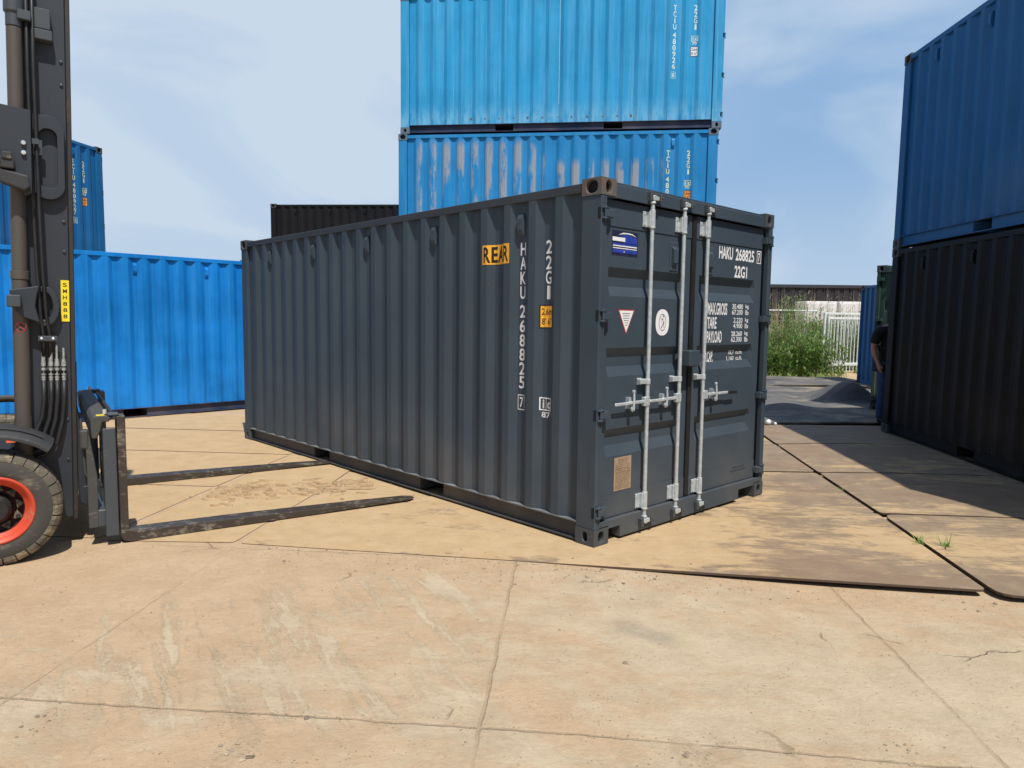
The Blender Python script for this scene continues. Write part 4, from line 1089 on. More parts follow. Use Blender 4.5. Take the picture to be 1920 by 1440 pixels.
# mast: two rails, each an outer and an inner channel
ML = -0.012
for y0, dr in ((0.30, 1), (W2 - 0.30, -1)):
    m = MB(); m.box(0.300, 0.570, y0, y0 + dr * 0.03, 0.21, 4.30); m.box(0.300, 0.330, y0 + dr * 0.03, y0 + dr * 0.13, 0.21, 4.30); m.box(0.545, 0.570, y0 + dr * 0.03, y0 + dr * 0.13, 0.21, 4.30)
    r_ = m.build('mast_rail', M['mast'], FT, 0.004)
    MB().box(0.5715, 0.600, y0 + dr * 0.004, y0 + dr * 0.13, 0.19, 4.30).build('wear_strip', M['mastedge'], r_, 0.004)
    m = MB(); m.box(0.34, 0.535, y0 + dr * 0.06, y0 + dr * 0.09, 0.25, 4.5).box(0.34, 0.36, y0 + dr * 0.09, y0 + dr * 0.17, 0.25, 4.5).box(0.515, 0.535, y0 + dr * 0.09, y0 + dr * 0.17, 0.25, 4.5)
    m.build('inner_mast_rail', M['mastedge'], FT)
    # lift cylinder behind the rail
    m = MB(); cy_ = y0 - dr * 0.055; cxx = 0.293
    m.tube([(cxx, cy_, 0.60), (cxx, cy_, 0.93)], 0.050, 24).tube([(cxx, cy_, 0.93), (cxx, cy_, 1.84)], 0.047, 24)
    c_ = m.build('lift_cylinder', M['cyl'], FT, smooth=False)
    MB().tube([(cxx, cy_, 1.842), (cxx, cy_, 1.90)], 0.052, 24).build('cylinder_gland', M['cyl'], c_, 0.003)
    MB().tube([(cxx, cy_, 1.902), (cxx, cy_, 3.44)], 0.044, 24).build('cylinder_rod', M['cyl'], c_)
    MB().tube([(cxx, cy_, 3.445), (cxx, cy_, 3.53), (cxx, cy_, 3.532), (cxx, cy_, 4.1)], [0.046, 0.046, 0.056, 0.056], 24).build('cylinder_head', M['carr'], c_, 0.004)
MB().box(0.36, 0.50, 0.43, W2 - 0.43, 4.1, 4.3).box(0.36, 0.50, 0.43, W2 - 0.43, 2.2, 2.34).box(0.36, 0.50, 0.43, W2 - 0.43, 0.3, 0.5).build('mast_crossbars', M['mast'], FT, 0.01)


def stadium(cx_, cz, rx, hz, n=32):
    """rounded-end outline, half width rx, half straight height hz"""
    out = []
    for k in range(n):
        a = 2 * pi * (k + 0.5) / n; out.append((cx_ + rx * cos(a), cz + (hz if sin(a) > 0 else -hz) + rx * sin(a)))
    return out


# upper bracket
m = MB(); m.ring(stadium(0.462, 2.655, 0.093, 0.180), stadium(0.463, 2.648, 0.052, 0.142), 1, 0.245, 0.297)
m.prism([(0.372, 2.50), (0.372, 2.925), (0.462, 2.925), (0.43, 2.895), (0.40, 2.86), (0.376, 2.80)], 1, 0.246, 0.298)
m.prism([(-0.10, 2.96), (0.371, 2.925), (0.371, 2.40), (0.335, 2.38), (0.28, 2.47), (0.02, 2.50)], 1, 0.170, 0.194)
br = m.build('upper_bracket', M['mast'], FT, 0.006)
MB().prism([(0.20, 2.44), (0.335, 2.40), (0.365, 2.43), (0.355, 2.50), (0.20, 2.53)], 1, 0.10, 0.168).build('bracket_foot', M['dusty'], br, 0.012, seg=2)
for zz in (2.712, 2.650): MB().lathe([(0.148, 0.0), (0.150, 0.013), (0.168, 0.015), (0.168, 0.0)], 14, 'Y', (0.330, 0, zz)).build('bracket_bolt', M['glow'], br)
m = MB(); m.box(0.205, 0.280, 0.09, 0.168, 2.53, 2.60).box(0.215, 0.27, 0.08, 0.16, 2.585, 2.63).tube([(0.21, 0.13, 2.58), (0.10, 0.13, 2.52)], 0.045, 12)
m.build('tilt_joint', M['dusty'], br, 0.006)
MB().tube([(0.04, 0.13, 2.80), (0.14, 0.13, 2.80)], 0.05, 12).build('tilt_pin', M['dusty'], br, 0.006)
# lower bracket with eye
eye = [(0.425 + 0.088 * cos(2 * pi * (k + .5) / 32), 1.672 + 0.134 * sin(2 * pi * (k + .5) / 32)) for k in range(32)]
eyi = [(0.423 + 0.048 * cos(2 * pi * (k + .5) / 32), 1.675 + 0.092 * sin(2 * pi * (k + .5) / 32)) for k in range(32)]
m = MB(); m.ring(eye, eyi, 1, 0.235, 0.297)
m.prism([(0.235, 1.772), (0.40, 1.806), (0.385, 1.74), (0.375, 1.67), (0.40, 1.56), (0.30, 1.60), (0.25, 1.66)], 1, 0.182, 0.234)
lbk = m.build('lower_bracket', M['mast'], FT, 0.006)
MB().box(0.222, 0.298, 0.12, 0.181, 1.660, 1.738).build('bracket_block', M['carr'], lbk, 0.006)
# number plate on the mast
npm = MB().box(0.520, 0.568, 0.2955, 0.2985, 1.575, 1.855); npl = npm.build('number_plate', M['yellow2'], FT)
F = Flat()
for i, ch_ in enumerate('SMH888'): F.text(ch_, 0.532, 0.556, 1.811 - i * 0.043, 1.838 - i * 0.043, 0.01)
F.build('plate_letters', M['ink'], npl, lambda u, z_: Vector((u, 0.2945, z_)))
# round prohibition sticker on the cylinder
def cylfn(off): return lambda u, z_: Vector((0.293 + (0.0475 + off) * sin(u / 0.047), 0.245 - (0.0475 + off) * cos(u / 0.047), z_))
cu = [i * 0.008 - 0.04 for i in range(11)]
F = Flat().ell(0.0, 1.53, 0.032, 0.034); stc = F.build('round_sticker', M['red'], FT, cylfn(0.001), cu)
F = Flat().ell(0.0, 1.53, 0.026, 0.028); F.build('sticker_face', M['carrdust'], stc, cylfn(0.002), cu)
F = Flat().poly([(-0.022, 1.548), (-0.017, 1.552), (0.022, 1.513), (0.017, 1.508)]); F.build('sticker_slash', M['red'], stc, cylfn(0.003), cu)
F = Flat().poly([(-0.004, 1.55), (0.004, 1.55), (0.008, 1.525), (0.012, 1.51), (-0.01, 1.51), (-0.006, 1.53)]); F.build('sticker_figure', M['ink'], stc, cylfn(0.0025), cu)
# hoses and couplings on the near rail
for i, (x, zt) in enumerate(((0.412, 1.355), (0.454, 1.355), (0.489, 1.41), (0.528, 1.39))):
    yo = 0.262; k_ = i
    MB().tube([(x, yo, 1.175), (x, yo, 1.05), (x - 0.012, yo, 0.93 - 0.01 * k_), (x - 0.045, yo - 0.005, 0.835 - 0.03 * k_), (x - 0.095 - 0.008 * k_, yo - 0.01, 0.775 - 0.035 * k_), (x - 0.17 - 0.02 * k_, yo - 0.005, 0.72 - 0.03 * k_), (x - 0.28 - 0.02 * k_, yo, 0.66 - 0.02 * k_)], 0.0145, 10).build('hydraulic_hose', M['hose'], FT, smooth=True)
    c_ = MB(); zz = 1.175
    for (h, r_) in ((0.016, 0.012), (0.008, 0.014), (0.010, 0.010), (0.008, 0.014), (0.022, 0.005), (0.018, 0.014), (0.010, 0.006), (0.028, 0.0145), (0.018, 0.012), (zt - 1.313, 0.0115 if i < 2 else 0.007)):
        c_.tube([(x, yo, zz), (x, yo, zz + h)], r_, 10); zz += h + 0.0006
    c_.build('hose_coupling', M['coupling'], FT)
for x, x1 in ((0.412, 0.366), (0.450, 0.398)):
    MB().tube([(x, 0.262, 1.33), (x + 0.005, 0.25, 1.46), (x1 + 0.035, 0.228, 1.62), (x1 + 0.022, 0.215, 1.9), (x1 + 0.010, 0.215, 2.3), (x1 + 0.002, 0.225, 2.7), (x1 - 0.006, 0.22, 3.2), (x1 - 0.010, 0.24, 4.2)], 0.0115, 8).build('hydraulic_hose', M['hose'], FT, smooth=True)
MB().box(0.395, 0.545, 0.252, 0.258, 1.247, 1.254).box(0.40, 0.54, 0.2585, 0.299, 1.242, 1.260).build('coupling_rail', M['carrdust'], FT)
m = MB().box(0.385, 0.495, 0.235, 0.241, 1.44, 1.475).box(0.40, 0.48, 0.2415, 0.299, 1.436, 1.47); hc = m.build('hose_clamp', M['carr'], FT, 0.003)
for x in (0.405, 0.470): MB().lathe([(0.222, 0.0), (0.226, 0.009), (0.234, 0.009), (0.234, 0.0)], 10, 'Y', (x, 0, 1.458)).build('clamp_bolt', M['glow'], hc)
m = MB().box(0.372, 0.415, 0.193, 0.200, 2.72, 2.755).box(0.378, 0.432, 0.225, 0.242, 2.66, 2.755); m.build('hose_clamp', M['carr'], FT, 0.002)
b = MB(); b.box(0.31, 0.385, 0.19, 0.235, 3.49, 3.55).box(0.385, 0.49, 0.235, 0.298, 3.47, 3.60).box(0.39, 0.50, 0.225, 0.2975, 3.40, 3.465); b.build('hose_guide', M['carr'], FT, 0.005)
for z_ in (0.62, 0.9, 2.05, 2.25, 3.15, 3.3):
    MB().lathe([(0.288, 0.0), (0.291, 0.010), (0.2985, 0.011), (0.2985, 0.0)], 6, 'Y', (0.545, 0, z_)).build('mast_bolt', M['carr'], FT)
# mast foot
m = MB().prism([(0.2, 0.30), (0.56, 0.24), (0.56, 0.20), (0.42, 0.16), (0.30, 0.22)], 1, 0.31, 0.42); m.build('mast_foot', M['carrdust'], FT, 0.006)
# carriage
m = MB().prism([(0.668, 0.77), (0.662, 0.90), (0.680, 0.925), (0.765, 0.925), (0.782, 0.908), (0.778, 0.882), (0.735, 0.882), (0.722, 0.82), (0.70, 0.77)], 1, 0.13, 2.20)
car = m.build('carriage_beam', M['carrdust'], FT, 0.006)
MB().box(0.70, 0.75, 0.145, 0.20, 0.9252, 0.928).build('yellow_sticker', M['yellow2'], car)
MB().box(0.655, 0.74, 0.16, 2.18, 0.14, 0.26).build('carriage_beam', M['carr'], FT, 0.006)
for y0, dr in ((0.125, 1), (2.205, -1)):
    MB().box(0.732, 0.812, y0, y0 + dr * 0.025, 0.075, 0.835).box(0.735, 0.745, y0 + dr * 0.026, y0 + dr * 0.14, 0.09, 0.80).build('carriage_side_plate', M['carr'], FT, 0.004)
    MB().prism([(0.632, 0.14), (0.690, 0.14), (0.695, 0.50), (0.655, 0.80), (0.632, 0.80)], 1, y0 + dr * 0.03, y0 + dr * 0.06).build('roller_plate', M['carrdust'], FT, 0.004)
    MB().prism([(0.615, 0.30), (0.66, 0.26), (0.66, 0.62), (0.605, 0.95), (0.605, 1.30), (0.590, 1.30), (0.590, 0.62)], 1, y0 + dr * 0.20, y0 + dr * 0.22).build('roller_bracket', M['mast'], FT, 0.004)
m = MB().tube([(0.61, 0.20, 0.90), (0.625, 0.20, 0.52), (0.65, 0.20, 0.46)], 0.008, 8).tube([(0.61, 0.19, 0.43), (0.69, 0.19, 0.43)], 0.007, 8); m.build('tilt_linkage', M['carrdust'], FT)
m = MB().box(0.60, 0.652, 0.15, 0.24, 0.70, 0.83); m.build('side_shift_block', M['carrdust'], FT, 0.01)
MB().tube([(0.812, 0.15, 0.905), (0.812, 2.12, 0.905)], 0.014, 10).build('fork_shaft', M['mastedge'], FT)
for yf in (0.15, 2.05):
    f = MB(); y0, y1 = yf, yf + 0.15
    f.box(0.822, 0.876, y0, y1, 0.10, 0.915)
    prof = [(0.822, 0.10), (0.876, 0.10), (0.905, 0.082), (1.6, 0.074), (2.6, 0.050), (3.06, 0.034), (3.06, 0.022), (2.2, 0.012), (0.885, 0.006), (0.840, 0.022), (0.824, 0.055)]
    n = len(prof)
    f.prism(prof, 1, y0, y1)
    f.prism([(y0, 0.022), (y1, 0.022), (y1 - 0.035, 0.022), (y0 + 0.035, 0.022)][:0] or [(3.0605, y0), (3.0605, y1), (3.13, y1 - 0.045), (3.13, y0 + 0.045)], 2, 0.022, 0.033)
    fo = f.build('fork', M['fork'], FT, 0.008, seg=2)
    MB().box(0.77, 0.84, y0 + 0.02, y1 - 0.02, 0.916, 0.932).box(0.742, 0.80, y0 + 0.03, y1 - 0.03, 0.895, 0.9155).build('fork_hook', M['carr'], fo, 0.005)
    MB().lathe([(-0.004, 0.0), (0.0, 0.014), (0.03, 0.014), (0.03, 0.0)], 10, 'Z', (0.755, y0 + 0.05, 0.932)).build('fork_pin', M['glow'], fo)


# the mast leans slightly forward; the carriage follows without tilting the forks
for o_ in list(FT.children):
    k_ = o_.name.split('.')[0]
    if k_ in ('mast_rail', 'inner_mast_rail', 'lift_cylinder', 'mast_crossbars', 'upper_bracket', 'lower_bracket', 'number_plate', 'round_sticker', 'hydraulic_hose', 'hose_coupling', 'coupling_rail', 'hose_clamp', 'hose_guide', 'mast_foot', 'roller_bracket', 'mast_bolt'):
        o_.rotation_euler.y = 0.0215; o_.location.x = -0.068; o_.location.z = 0.008
    elif k_ in ('carriage_beam', 'carriage_side_plate', 'roller_plate', 'tilt_linkage', 'side_shift_block', 'fork_shaft', 'fork'):
        o_.location.x = -0.040
# ---------------------------------------------------------------- person
def skinned(name, verts, edges, radii, mat, parent, sub=2, loc=(0, 0, 0)):
    me = bpy.data.meshes.new(name); me.from_pydata(verts, edges, [])
    o = bpy.data.objects.new(name, me); COL.objects.link(o); o.parent = parent
    bm = bmesh.new(); bm.from_mesh(me); L = bm.verts.layers.skin.verify(); bm.verts.ensure_lookup_table()
    for v, r in zip(bm.verts, radii):
        v[L].radius = r if isinstance(r, tuple) else (r, r)
    bm.verts[0][L].use_root = True
    bm.to_mesh(me); bm.free()
    md = o.modifiers.new('skin', 'SKIN'); md.use_smooth_shade = True
    sb = o.modifiers.new('sub', 'SUBSURF'); sb.levels = sub; sb.render_levels = sub
    me.materials.append(mat); return o


class Sk:
    def __init__(s): s.v = []; s.e = []; s.r = []
    def chain(s, start, pts):
        p = start
        for (x, y, z, r) in pts:
            s.v.append((x, y, z)); s.r.append(r)
            if p is not None: s.e.append((p, len(s.v) - 1))
            p = len(s.v) - 1
        return p


PE = empty('person', (5.875, 11.02, rise(5.7, 11.0) + 0.0), 0.12)
tag(PE, 'person in black t-shirt and blue jeans standing half behind the black container', 'person')
B_ = Sk()
B_.chain(None, [(0, 0, 0.97, 0.125)])
sp1 = B_.chain(0, [(0, 0.01, 1.12, 0.120), (0.02, 0.0, 1.28, 0.130), (0.045, 0.01, 1.44, 0.135), (0.075, 0.01, 1.53, 0.065), (0.105, -0.005, 1.60, 0.058), (0.135, -0.02, 1.68, 0.082), (0.15, -0.015, 1.76, 0.092), (0.16, -0.005, 1.83, 0.070)])
hd = sp1 - 2
B_.chain(hd, [(0.137, -0.115, 1.70, 0.014)])
chest = 3
for s_ in (-1, 1):
    w = B_.chain(chest, [(s_ * 0.125 + 0.03, 0.01, 1.47, 0.078), (s_ * 0.215 + 0.02, 0.01, 1.455, 0.068), (s_ * 0.25, 0.02, 1.32, 0.054), (s_ * 0.28, 0.03, 1.17, 0.044), (s_ * 0.275, -0.01, 1.08, 0.048), (s_ * 0.25, -0.06, 0.95, 0.029), (s_ * 0.245, -0.075, 0.905, 0.034)])
    for k, (dy, ln, cu_) in enumerate(((-0.028, 0.075, .01), (-0.010, 0.082, .008), (0.009, 0.077, .006), (0.026, 0.062, .004))):
        y0 = -0.085 + dy
        B_.chain(w, [(s_ * 0.243, y0, 0.870, 0.0105), (s_ * (0.240 - cu_), y0 - 0.004, 0.870 - ln * 0.55, 0.0090), (s_ * (0.222 - cu_ * 1.5), y0 - 0.004, 0.870 - ln, 0.0080)])
    B_.chain(w, [(s_ * 0.228, -0.118, 0.890, 0.0115), (s_ * 0.215, -0.135, 0.858, 0.0095)])
    a = B_.chain(0, [(s_ * 0.10, 0.0, 0.90, 0.098), (s_ * 0.11, -0.01, 0.70, 0.076), (s_ * 0.115, -0.015, 0.50, 0.056), (s_ * 0.118, 0.01, 0.34, 0.056), (s_ * 0.12, 0.015, 0.12, 0.036), (s_ * 0.12, 0.01, 0.06, 0.038)])
    B_.chain(a, [(s_ * 0.13, -0.09, 0.035, 0.032), (s_ * 0.135, -0.15, 0.03, 0.024)])
skinned('body', B_.v, B_.e, B_.r, M['skin'], PE)
T_ = Sk(); T_.chain(None, [(0, 0, 1.00, 0.195)]); T_.chain(0, [(0.01, -0.01, 1.14, 0.19), (0.02, -0.005, 1.29, 0.185), (0.045, 0.01, 1.44, 0.165), (0.06, 0.01, 1.505, 0.09)])
T_.chain(0, [(0, 0, 0.88, 0.190)])
for s_ in (-1, 1): T_.chain(3, [(s_ * 0.13 + 0.03, 0.01, 1.465, 0.095), (s_ * 0.225 + 0.015, 0.012, 1.445, 0.088), (s_ * 0.258, 0.02, 1.31, 0.082), (s_ * 0.272, 0.026, 1.22, 0.078)])
skinned('tshirt', T_.v, T_.e, T_.r, M['shirt'], PE)
J_ = Sk(); J_.chain(None, [(0, 0.005, 0.97, 0.155)])
for s_ in (-1, 1): J_.chain(0, [(s_ * 0.095, 0.0, 0.87, 0.112), (s_ * 0.11, -0.01, 0.68, 0.092), (s_ * 0.117, -0.015, 0.48, 0.075), (s_ * 0.12, 0.01, 0.30, 0.070), (s_ * 0.122, 0.01, 0.10, 0.062), (s_ * 0.122, 0.01, 0.075, 0.060)])
skinned('jeans', J_.v, J_.e, J_.r, M['jeans'], PE)
for s_ in (-1, 1):
    K_ = Sk(); K_.chain(None, [(s_ * 0.122, 0.045, 0.050, 0.046), (s_ * 0.124, 0.0, 0.052, 0.05), (s_ * 0.13, -0.08, 0.046, 0.046), (s_ * 0.136, -0.155, 0.038, 0.038)])
    skinned('shoe', K_.v, K_.e, K_.r, M['shoe'], PE)
m = MB(); N_ = 14
vs = []; fs = []
for j in range(7):
    ph = j / 6 * radians(100)
    for i in range(N_):
        a = 2 * pi * i / N_; fr = 1.0 if sin(a) > -0.3 else 0.75
        vs.append((0.148 + 0.101 * sin(ph * fr) * cos(a), 0.0 + 0.112 * sin(ph * fr) * sin(a), 1.775 + 0.118 * cos(ph * fr)))
for j in range(6):
    for i in range(N_): fs.append((j * N_ + i, j * N_ + (i + 1) % N_, (j + 1) * N_ + (i + 1) % N_, (j + 1) * N_ + i))
m.add(vs, fs).build('hair', M['hair'], PE, smooth=True)
for s_ in (-1, 1):
    MB().lathe([(-0.012, 0.0), (-0.008, 0.008), (0, 0.012), (0.008, 0.008), (0.012, 0.0)], 12, 'Y', (0.138 + s_ * 0.034, -0.088, 1.728)).build('eye', M['white'], PE, smooth=True)
    MB().lathe([(-0.010, 0.0), (-0.006, 0.02), (0.004, 0.026), (0.010, 0.018), (0.012, 0.0)], 12, 'X', (0.138 + s_ * 0.094, -0.005, 1.715)).build('ear', M['skin'], PE, smooth=True)
MB().box(0.112, 0.160, -0.094, -0.086, 1.655, 1.661).build('mouth', M['red'], PE, 0.002)

# ---------------------------------------------------------------- plants
def blade(mb, x, y, z, h, lean, az_, w, segs=3, droop=0.5):
    dx, dy = cos(az_), sin(az_); px, py = -dy, dx; vs = []
    for k in range(segs + 1):
        t = k / segs; r = lean * t ** 1.6; zz = z + h * (t - droop * t * t * 0.5)
        ww = w * (1 - t) ** 0.7 * (0.7 + 0.6 * t if t < 0.5 else 1.0)
        cx_, cy_ = x + dx * r, y + dy * r
        vs += [(cx_ - px * ww, cy_ - py * ww, zz), (cx_ + px * ww, cy_ + py * ww, zz)]
    mb.add(vs, [(2 * k, 2 * k + 1, 2 * k + 3, 2 * k + 2) for k in range(segs)])


rp = random.Random(11)
lo = MB(); li_ = MB(); stw = MB()
for i in range(1150):
    x = rp.uniform(6.6, 13.0); y = rp.uniform(20.9, 23.4) if x < 9.9 else rp.uniform(24.6, 26.0)
    clump = 0.5 + 0.5 * sin(x * 2.1 + 1.3) * cos(y * 1.7 + x)
    H = rp.uniform(1.05, 1.75) * (0.72 + 0.38 * clump) * (0.62 + 0.38 * min(1, (y - 20.9) / 1.2 + 0.2))
    if y > 22.4: H *= 1.2
    n = rp.randint(9, 13)
    for k in range(n):
        zz = H * (k + 0.5) / n * rp.uniform(0.85, 1.1)
        blade(lo if rp.random() < 0.84 else li_, x + rp.uniform(-.03, .03), y + rp.uniform(-.03, .03), zz, rp.uniform(0.10, 0.34), rp.uniform(0.18, 0.42), rp.uniform(0, 2 * pi), rp.uniform(0.014, 0.030), 3, rp.uniform(0.6, 1.8))
    if rp.random() < 0.45: blade(stw, x, y, 0, H * 1.15, rp.uniform(0.02, 0.1), rp.uniform(0, 6.28), 0.006, 3, 0.0)
for i in range(260):     # low weeds along the strip
    x = rp.uniform(6.6, 12.4); y = rp.uniform(20.4, 21.3) if x < 10 else rp.uniform(22.9, 23.5)
    if sin(x * 5) < -0.2: continue
    for k in range(5): blade(li_, x, y, 0, rp.uniform(0.1, 0.32), rp.uniform(0.05, 0.2), rp.uniform(0, 6.28), 0.022, 2, 0.6)
for i in range(1100):
    x = rp.uniform(6.6, 15.5); y = rp.uniform(22.0, 27.5)
    if x > 9.9: y = max(y, 25.4); H = rp.uniform(1.5, 2.2) + (0.9 if rp.random() < 0.3 else 0)
    a = rp.uniform(0, 6.28); L = rp.uniform(0.05, 0.45)
    blade(stw, x, y, 0, H, L, a, 0.010, 4, 0.0)
    for k in range(3): blade(stw, x + cos(a) * L * .5, y + sin(a) * L * .5, H * rp.uniform(0.45, 0.9), rp.uniform(0.05, 0.3), rp.uniform(0.1, 0.3), rp.uniform(0, 6.28), 0.010, 2, 0.8)
for i in range(36):      # bushier tall plant rising over the fence rail
    x = 8.95 + rp.gauss(0, 0.35); y = 22.9 + rp.gauss(0, 0.3); H = rp.uniform(1.9, 2.65)
    for k in range(14): blade(li_ if rp.random() < .3 else lo, x, y, H * (0.45 + 0.55 * k / 14), rp.uniform(0.08, 0.2), rp.uniform(0.1, 0.26), rp.uniform(0, 6.28), 0.018, 2, 0.8)
    blade(stw, x, y, 0, H, 0.03, 0, 0.008, 3, 0)
for i in range(900):     # rough growth filling the ground beyond the fence
    x = rp.uniform(9, 26); y = rp.uniform(27, 43); H = rp.uniform(1.0, 2.0)
    for k in range(4): blade(stw if rp.random() < .6 else lo, x, y, H * k * 0.2, H * rp.uniform(0.3, 0.7), rp.uniform(0.2, 0.8), rp.uniform(0, 6.28), 0.05, 2, 0.6)
o = lo.build('leafy_weeds', M['leaf']); tag(o, 'dense green weeds growing along the fence left of the gate', 'weeds', kind='stuff')
o = li_.build('pale_weeds', M['leaflight']); tag(o, 'pale green young weeds at the edge of the sandy strip', 'weeds', kind='stuff')
o = stw.build('dry_reeds', M['straw']); tag(o, 'dry straw coloured reed stalks standing above the green weeds', 'reeds', kind='stuff')
tufts = [(3.03, 5.14, 0.15, 'grass tuft on the dark seam between the plates', 15), (3.19, 5.07, 0.17, 'larger grass tuft just right of the dark seam', 20),
         (3.24, 6.85, 0.05, 'tiny weed in the seam, second row of plates', 8), (3.55, 8.35, 0.06, 'tiny weed on the plate beyond the second seam', 8), (3.36, 7.2, 0.035, 'sparse weed beside the seam in the passage', 6)]
for (x, y, h, l_, n) in tufts:
    m = MB()
    for k in range(n): blade(m, rp.gauss(0, 0.018), rp.gauss(0, 0.018), 0, h * rp.uniform(0.5, 1.1), h * rp.uniform(0.3, 0.9), rp.uniform(0, 6.28), 0.0045, 4, rp.uniform(0.0, 1.0))
    for k in range(n): blade(m, rp.gauss(0, 0.018), rp.gauss(0, 0.014), 0, h * rp.uniform(0.1, 0.3), h * rp.uniform(0.1, 0.4), rp.uniform(0, 6.28), 0.003, 2, 0.5)
    o = m.build('grass_tuft', M['grass']); o.location = (x, y, rise(x, y) - 0.02); tag(o, l_, 'grass', 'grass tufts growing between the plates')

# ---------------------------------------------------------------- fence, gate, background
FE = empty('wire_fence', (8.0, 23.7, 0)); tag(FE, 'thin grey wire fence half hidden in the weeds', 'fence')
MB().tube([(-12, 0, 2.04), (2.1, 0, 2.04)], 0.022, 8).build('top_rail', M['galv'], FE)
for k in range(6): MB().tube([(-11.8 + k * 2.7, 0, 0), (-11.8 + k * 2.7, 0, 2.08)], 0.028, 8).build('fence_post', M['galv'], FE)
m = MB()
for k in range(9): m.tube([(-12, 0.03, 0.15 + k * 0.22), (2.1, 0.03, 0.15 + k * 0.22)], 0.003, 4)
for k in range(70): m.tube([(-12 + k * 0.2, 0.03, 0.02), (-12 + k * 0.2, 0.03, 2.0)], 0.003, 4)
m.build('wire_mesh', M['galv'], FE)
def gate(loc, w, h, label, bars):
    GT = empty('metal_gate', loc, 0.42); tag(GT, label, 'gate', 'white metal gates')
    m = MB(); m.box(0, 0.07, -0.035, 0.035, 0.0, h).box(w - 0.07, w, -0.035, 0.035, 0.0, h).box(0.07, w - 0.07, -0.03, 0.03, h - 0.07, h).box(0.07, w - 0.07, -0.03, 0.03, 0.24, 0.34)
    m.build('gate_frame', M['galv'], GT, 0.006)
    b = MB()
    for k in range(bars): b.box(0.16 + k * 0.155, 0.185 + k * 0.155, -0.012, 0.012, 0.05, h - 0.07)
    b.build('gate_bars', M['galv'], GT)
    MB().box(-0.06, 0.0, -0.05, 0.04, 0.85, 1.05).build('gate_lock', M['trailer'], GT, 0.01)
gate((10.15, 23.0, 0.0), 2.6, 1.83, 'white barred metal gate between the weeds and the blue container', 14)
gate((10.6, 24.3, 0.0), 2.9, 2.0, 'second white gate leaf standing just behind the front gate', 15)
WH = empty('warehouse', (40, 80, 0)); tag(WH, 'long low warehouse with dark cladding on the horizon', 'building')
m = MB(); x = -60.0; vs = []
while x < 80: vs += [(x, 0), (x + 0.5, 0), (x + 0.6, 0.12), (x + 0.9, 0.12)]; x += 1.0
n = len(vs); mm = MB(); mm.add([(a, b, 0) for a, b in vs] + [(a, b, 5.6) for a, b in vs], [(i, i + 1, n + i + 1, n + i) for i in range(n - 1)])
mm.box(-60, 80, 0.3, 25, 0, 5.55); mm.build('wall', M['cladding'], WH)
MB().box(-60.2, 80.2, -0.15, 25.2, 5.6, 5.95).build('roof', M['mast'], WH, 0.02)
for (x, l_) in ((18.45, 'white trailer box, left of two seen above the fence'), (20.55, 'white trailer box, right of two seen above the fence')):
    TR = empty('trailer', (x, 45.0, 0)); tag(TR, l_, 'trailer', 'white trailers parked beyond the fence')
    MB().box(0.0, 1.95, 0, 1.6, 1.05, 3.02).build('box_body', M['trailer'], TR, 0.04)
    MB().box(0.05, 1.9, -0.03, -0.001, 1.2, 2.9).box(0.95, 0.98, -0.05, -0.031, 1.25, 2.85).build('rear_doors', M['plastic'], TR, 0.01)
    MB().box(0.2, 1.75, 0.1, 1.5, 0.75, 1.04).build('trailer_frame', M['mast'], TR)
    for xx in (0.12, 1.6):
        for yy_ in (0.5,): MB().lathe([(0, 0.2), (0, 0.42), (0.02, 0.47), (0.2, 0.47), (0.22, 0.42), (0.22, 0.2)], 20, 'X', (xx, yy_, 0.47)).build('wheel', M['tyre'], TR)

# ---------------------------------------------------------------- stones, mud, litter
def lump(mb, x, y, z, r, rnd, flat=0.6):
    vs = []; N2, R2 = 7, 4
    f = [rnd.uniform(0.7, 1.15) for _ in range(N2)]
    for j in range(R2 + 1):
        ph = pi * j / R2
        for i in range(N2):
            a = 2 * pi * i / N2
            vs.append((x + r * f[i] * sin(ph) * cos(a), y + r * f[i] * sin(ph) * sin(a) * 0.85, z + r * flat * cos(ph) * f[(i * 2) % N2]))
    mb.add(vs, [(j * N2 + i, j * N2 + (i + 1) % N2, (j + 1) * N2 + (i + 1) % N2, (j + 1) * N2 + i) for j in range(R2) for i in range(N2)])


rs_ = random.Random(21); m = MB()
def zz_(x, y): return ground_z(x, y) if (y < front(x) or y > 13) else rise(x, y)
for i in range(1150):
    x = rs_.uniform(-3.4, 3.2); y = rs_.uniform(2.2, 4.9) if rs_.random() < 0.8 else rs_.uniform(4.9, 7.5)
    r_ = min(0.014, 0.0022 * math.exp(rs_.gauss(0, 0.65))); lump(m, x, y, zz_(x, y) + r_ * 0.2, r_, rs_)
for i in range(950):     # crumbs gathered along the plate edge
    x = rs_.gauss(0.2, 1.3); d = abs(rs_.gauss(0, 0.22)); y = front(x) - 0.01 - d
    if x < -1.9: continue
    r_ = min(0.013, 0.003 * math.exp(rs_.gauss(0, 0.6))); lump(m, x, y, zz_(x, y) + r_ * 0.3, r_, rs_)
for (cx_, cy_, n, sg, rr_) in ((-2.28, 2.72, 90, 0.09, 0.006), (-1.02, 2.5, 60, 0.05, 0.004), (0.70, 2.52, 60, 0.045, 0.0035), (-1.85, 2.66, 14, 0.05, 0.005), (1.55, 2.58, 16, 0.06, 0.004)):
    for i in range(n):
        x = rs_.gauss(cx_, sg); y = rs_.gauss(cy_, sg); r_ = min(0.02, rr_ * math.exp(rs_.gauss(0, 0.5))); lump(m, x, y, zz_(x, y) + r_ * 0.3, r_, rs_, 0.5)
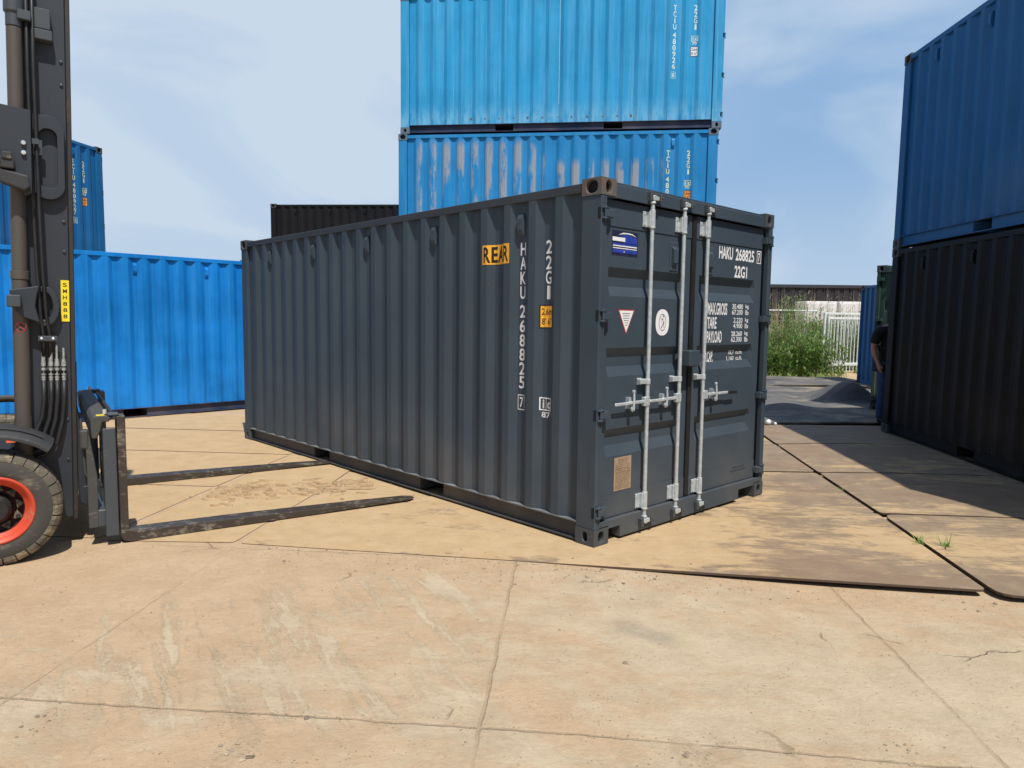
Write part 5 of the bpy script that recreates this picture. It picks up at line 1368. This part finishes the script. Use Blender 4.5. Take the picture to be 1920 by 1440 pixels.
for d_ in (2.67, ):
    for i in range(240):     # crumbs in the joint
        x = rs_.uniform(-2.4, 2.2); y = (d_ - 0.088 * x) / 0.996 + rs_.gauss(0, 0.012); r_ = rs_.uniform(0.0015, 0.005); lump(m, x, y, zz_(x, y) + 0.001, r_, rs_, 0.5)
o = m.build('pebbles', M['pebble']); tag(o, 'scattered pebbles and crumbs on the sandy concrete', 'pebbles', kind='stuff')
m = MB()
for i in range(210):
    x = rs_.uniform(-2.75, -1.35); y = 6.55 + (x + 2.1) * 0.25 + rs_.gauss(0, 0.17)
    L = rs_.uniform(0.02, 0.085); w_ = L * rs_.uniform(0.3, 0.6); a = rs_.gauss(-0.1, 0.5); hh = rs_.uniform(0.005, 0.018)
    pts = [(x + cos(a) * L * cos(t) - sin(a) * w_ * sin(t) * rs_.uniform(0.7, 1.2), y + sin(a) * L * cos(t) + cos(a) * w_ * sin(t)) for t in [k * 2 * pi / 9 for k in range(9)]]
    z0 = 0.0; n = len(pts); tl = rs_.uniform(-0.12, 0.30)
    m.add([(p[0], p[1], z0 - 0.002) for p in pts] + [(p[0] * 0.85 + x * 0.15, p[1] * 0.85 + y * 0.15, z0 + hh + (y - p[1]) * tl) for p in pts], [tuple(range(n, 2 * n))] + [(k, (k + 1) % n, n + (k + 1) % n, n + k) for k in range(n)])
o = m.build('mud_flakes', M['mud']); tag(o, 'curled flakes of dried mud between the forks', 'mud', kind='stuff')
for (x, y, r_, l_) in ((3.93, 10.78, 0.055, 'larger white plastic lump beside the far corner of the grey container'), (4.02, 10.72, 0.03, 'small round white plastic lump right of the larger one')):
    m = MB(); lump(m, 0, 0, 0, r_, rs_, 0.9); o = m.build('plastic_lump', M['plastic'], smooth=True); o.location = (x, y, rise(x, y) + r_ * 0.8); tag(o, l_, 'litter')
m = MB().tube([(0, 0, 0.003), (0.036, 0.004, 0.003), (0.038, 0.016, 0.003), (0.004, 0.013, 0.003)], 0.0018, 6)
o = m.build('steel_staple', M['cyl']); o.location = (-0.97, 2.47, ground_z(-0.97, 2.47)); tag(o, 'small bent rusty staple lying on the concrete', 'staple')
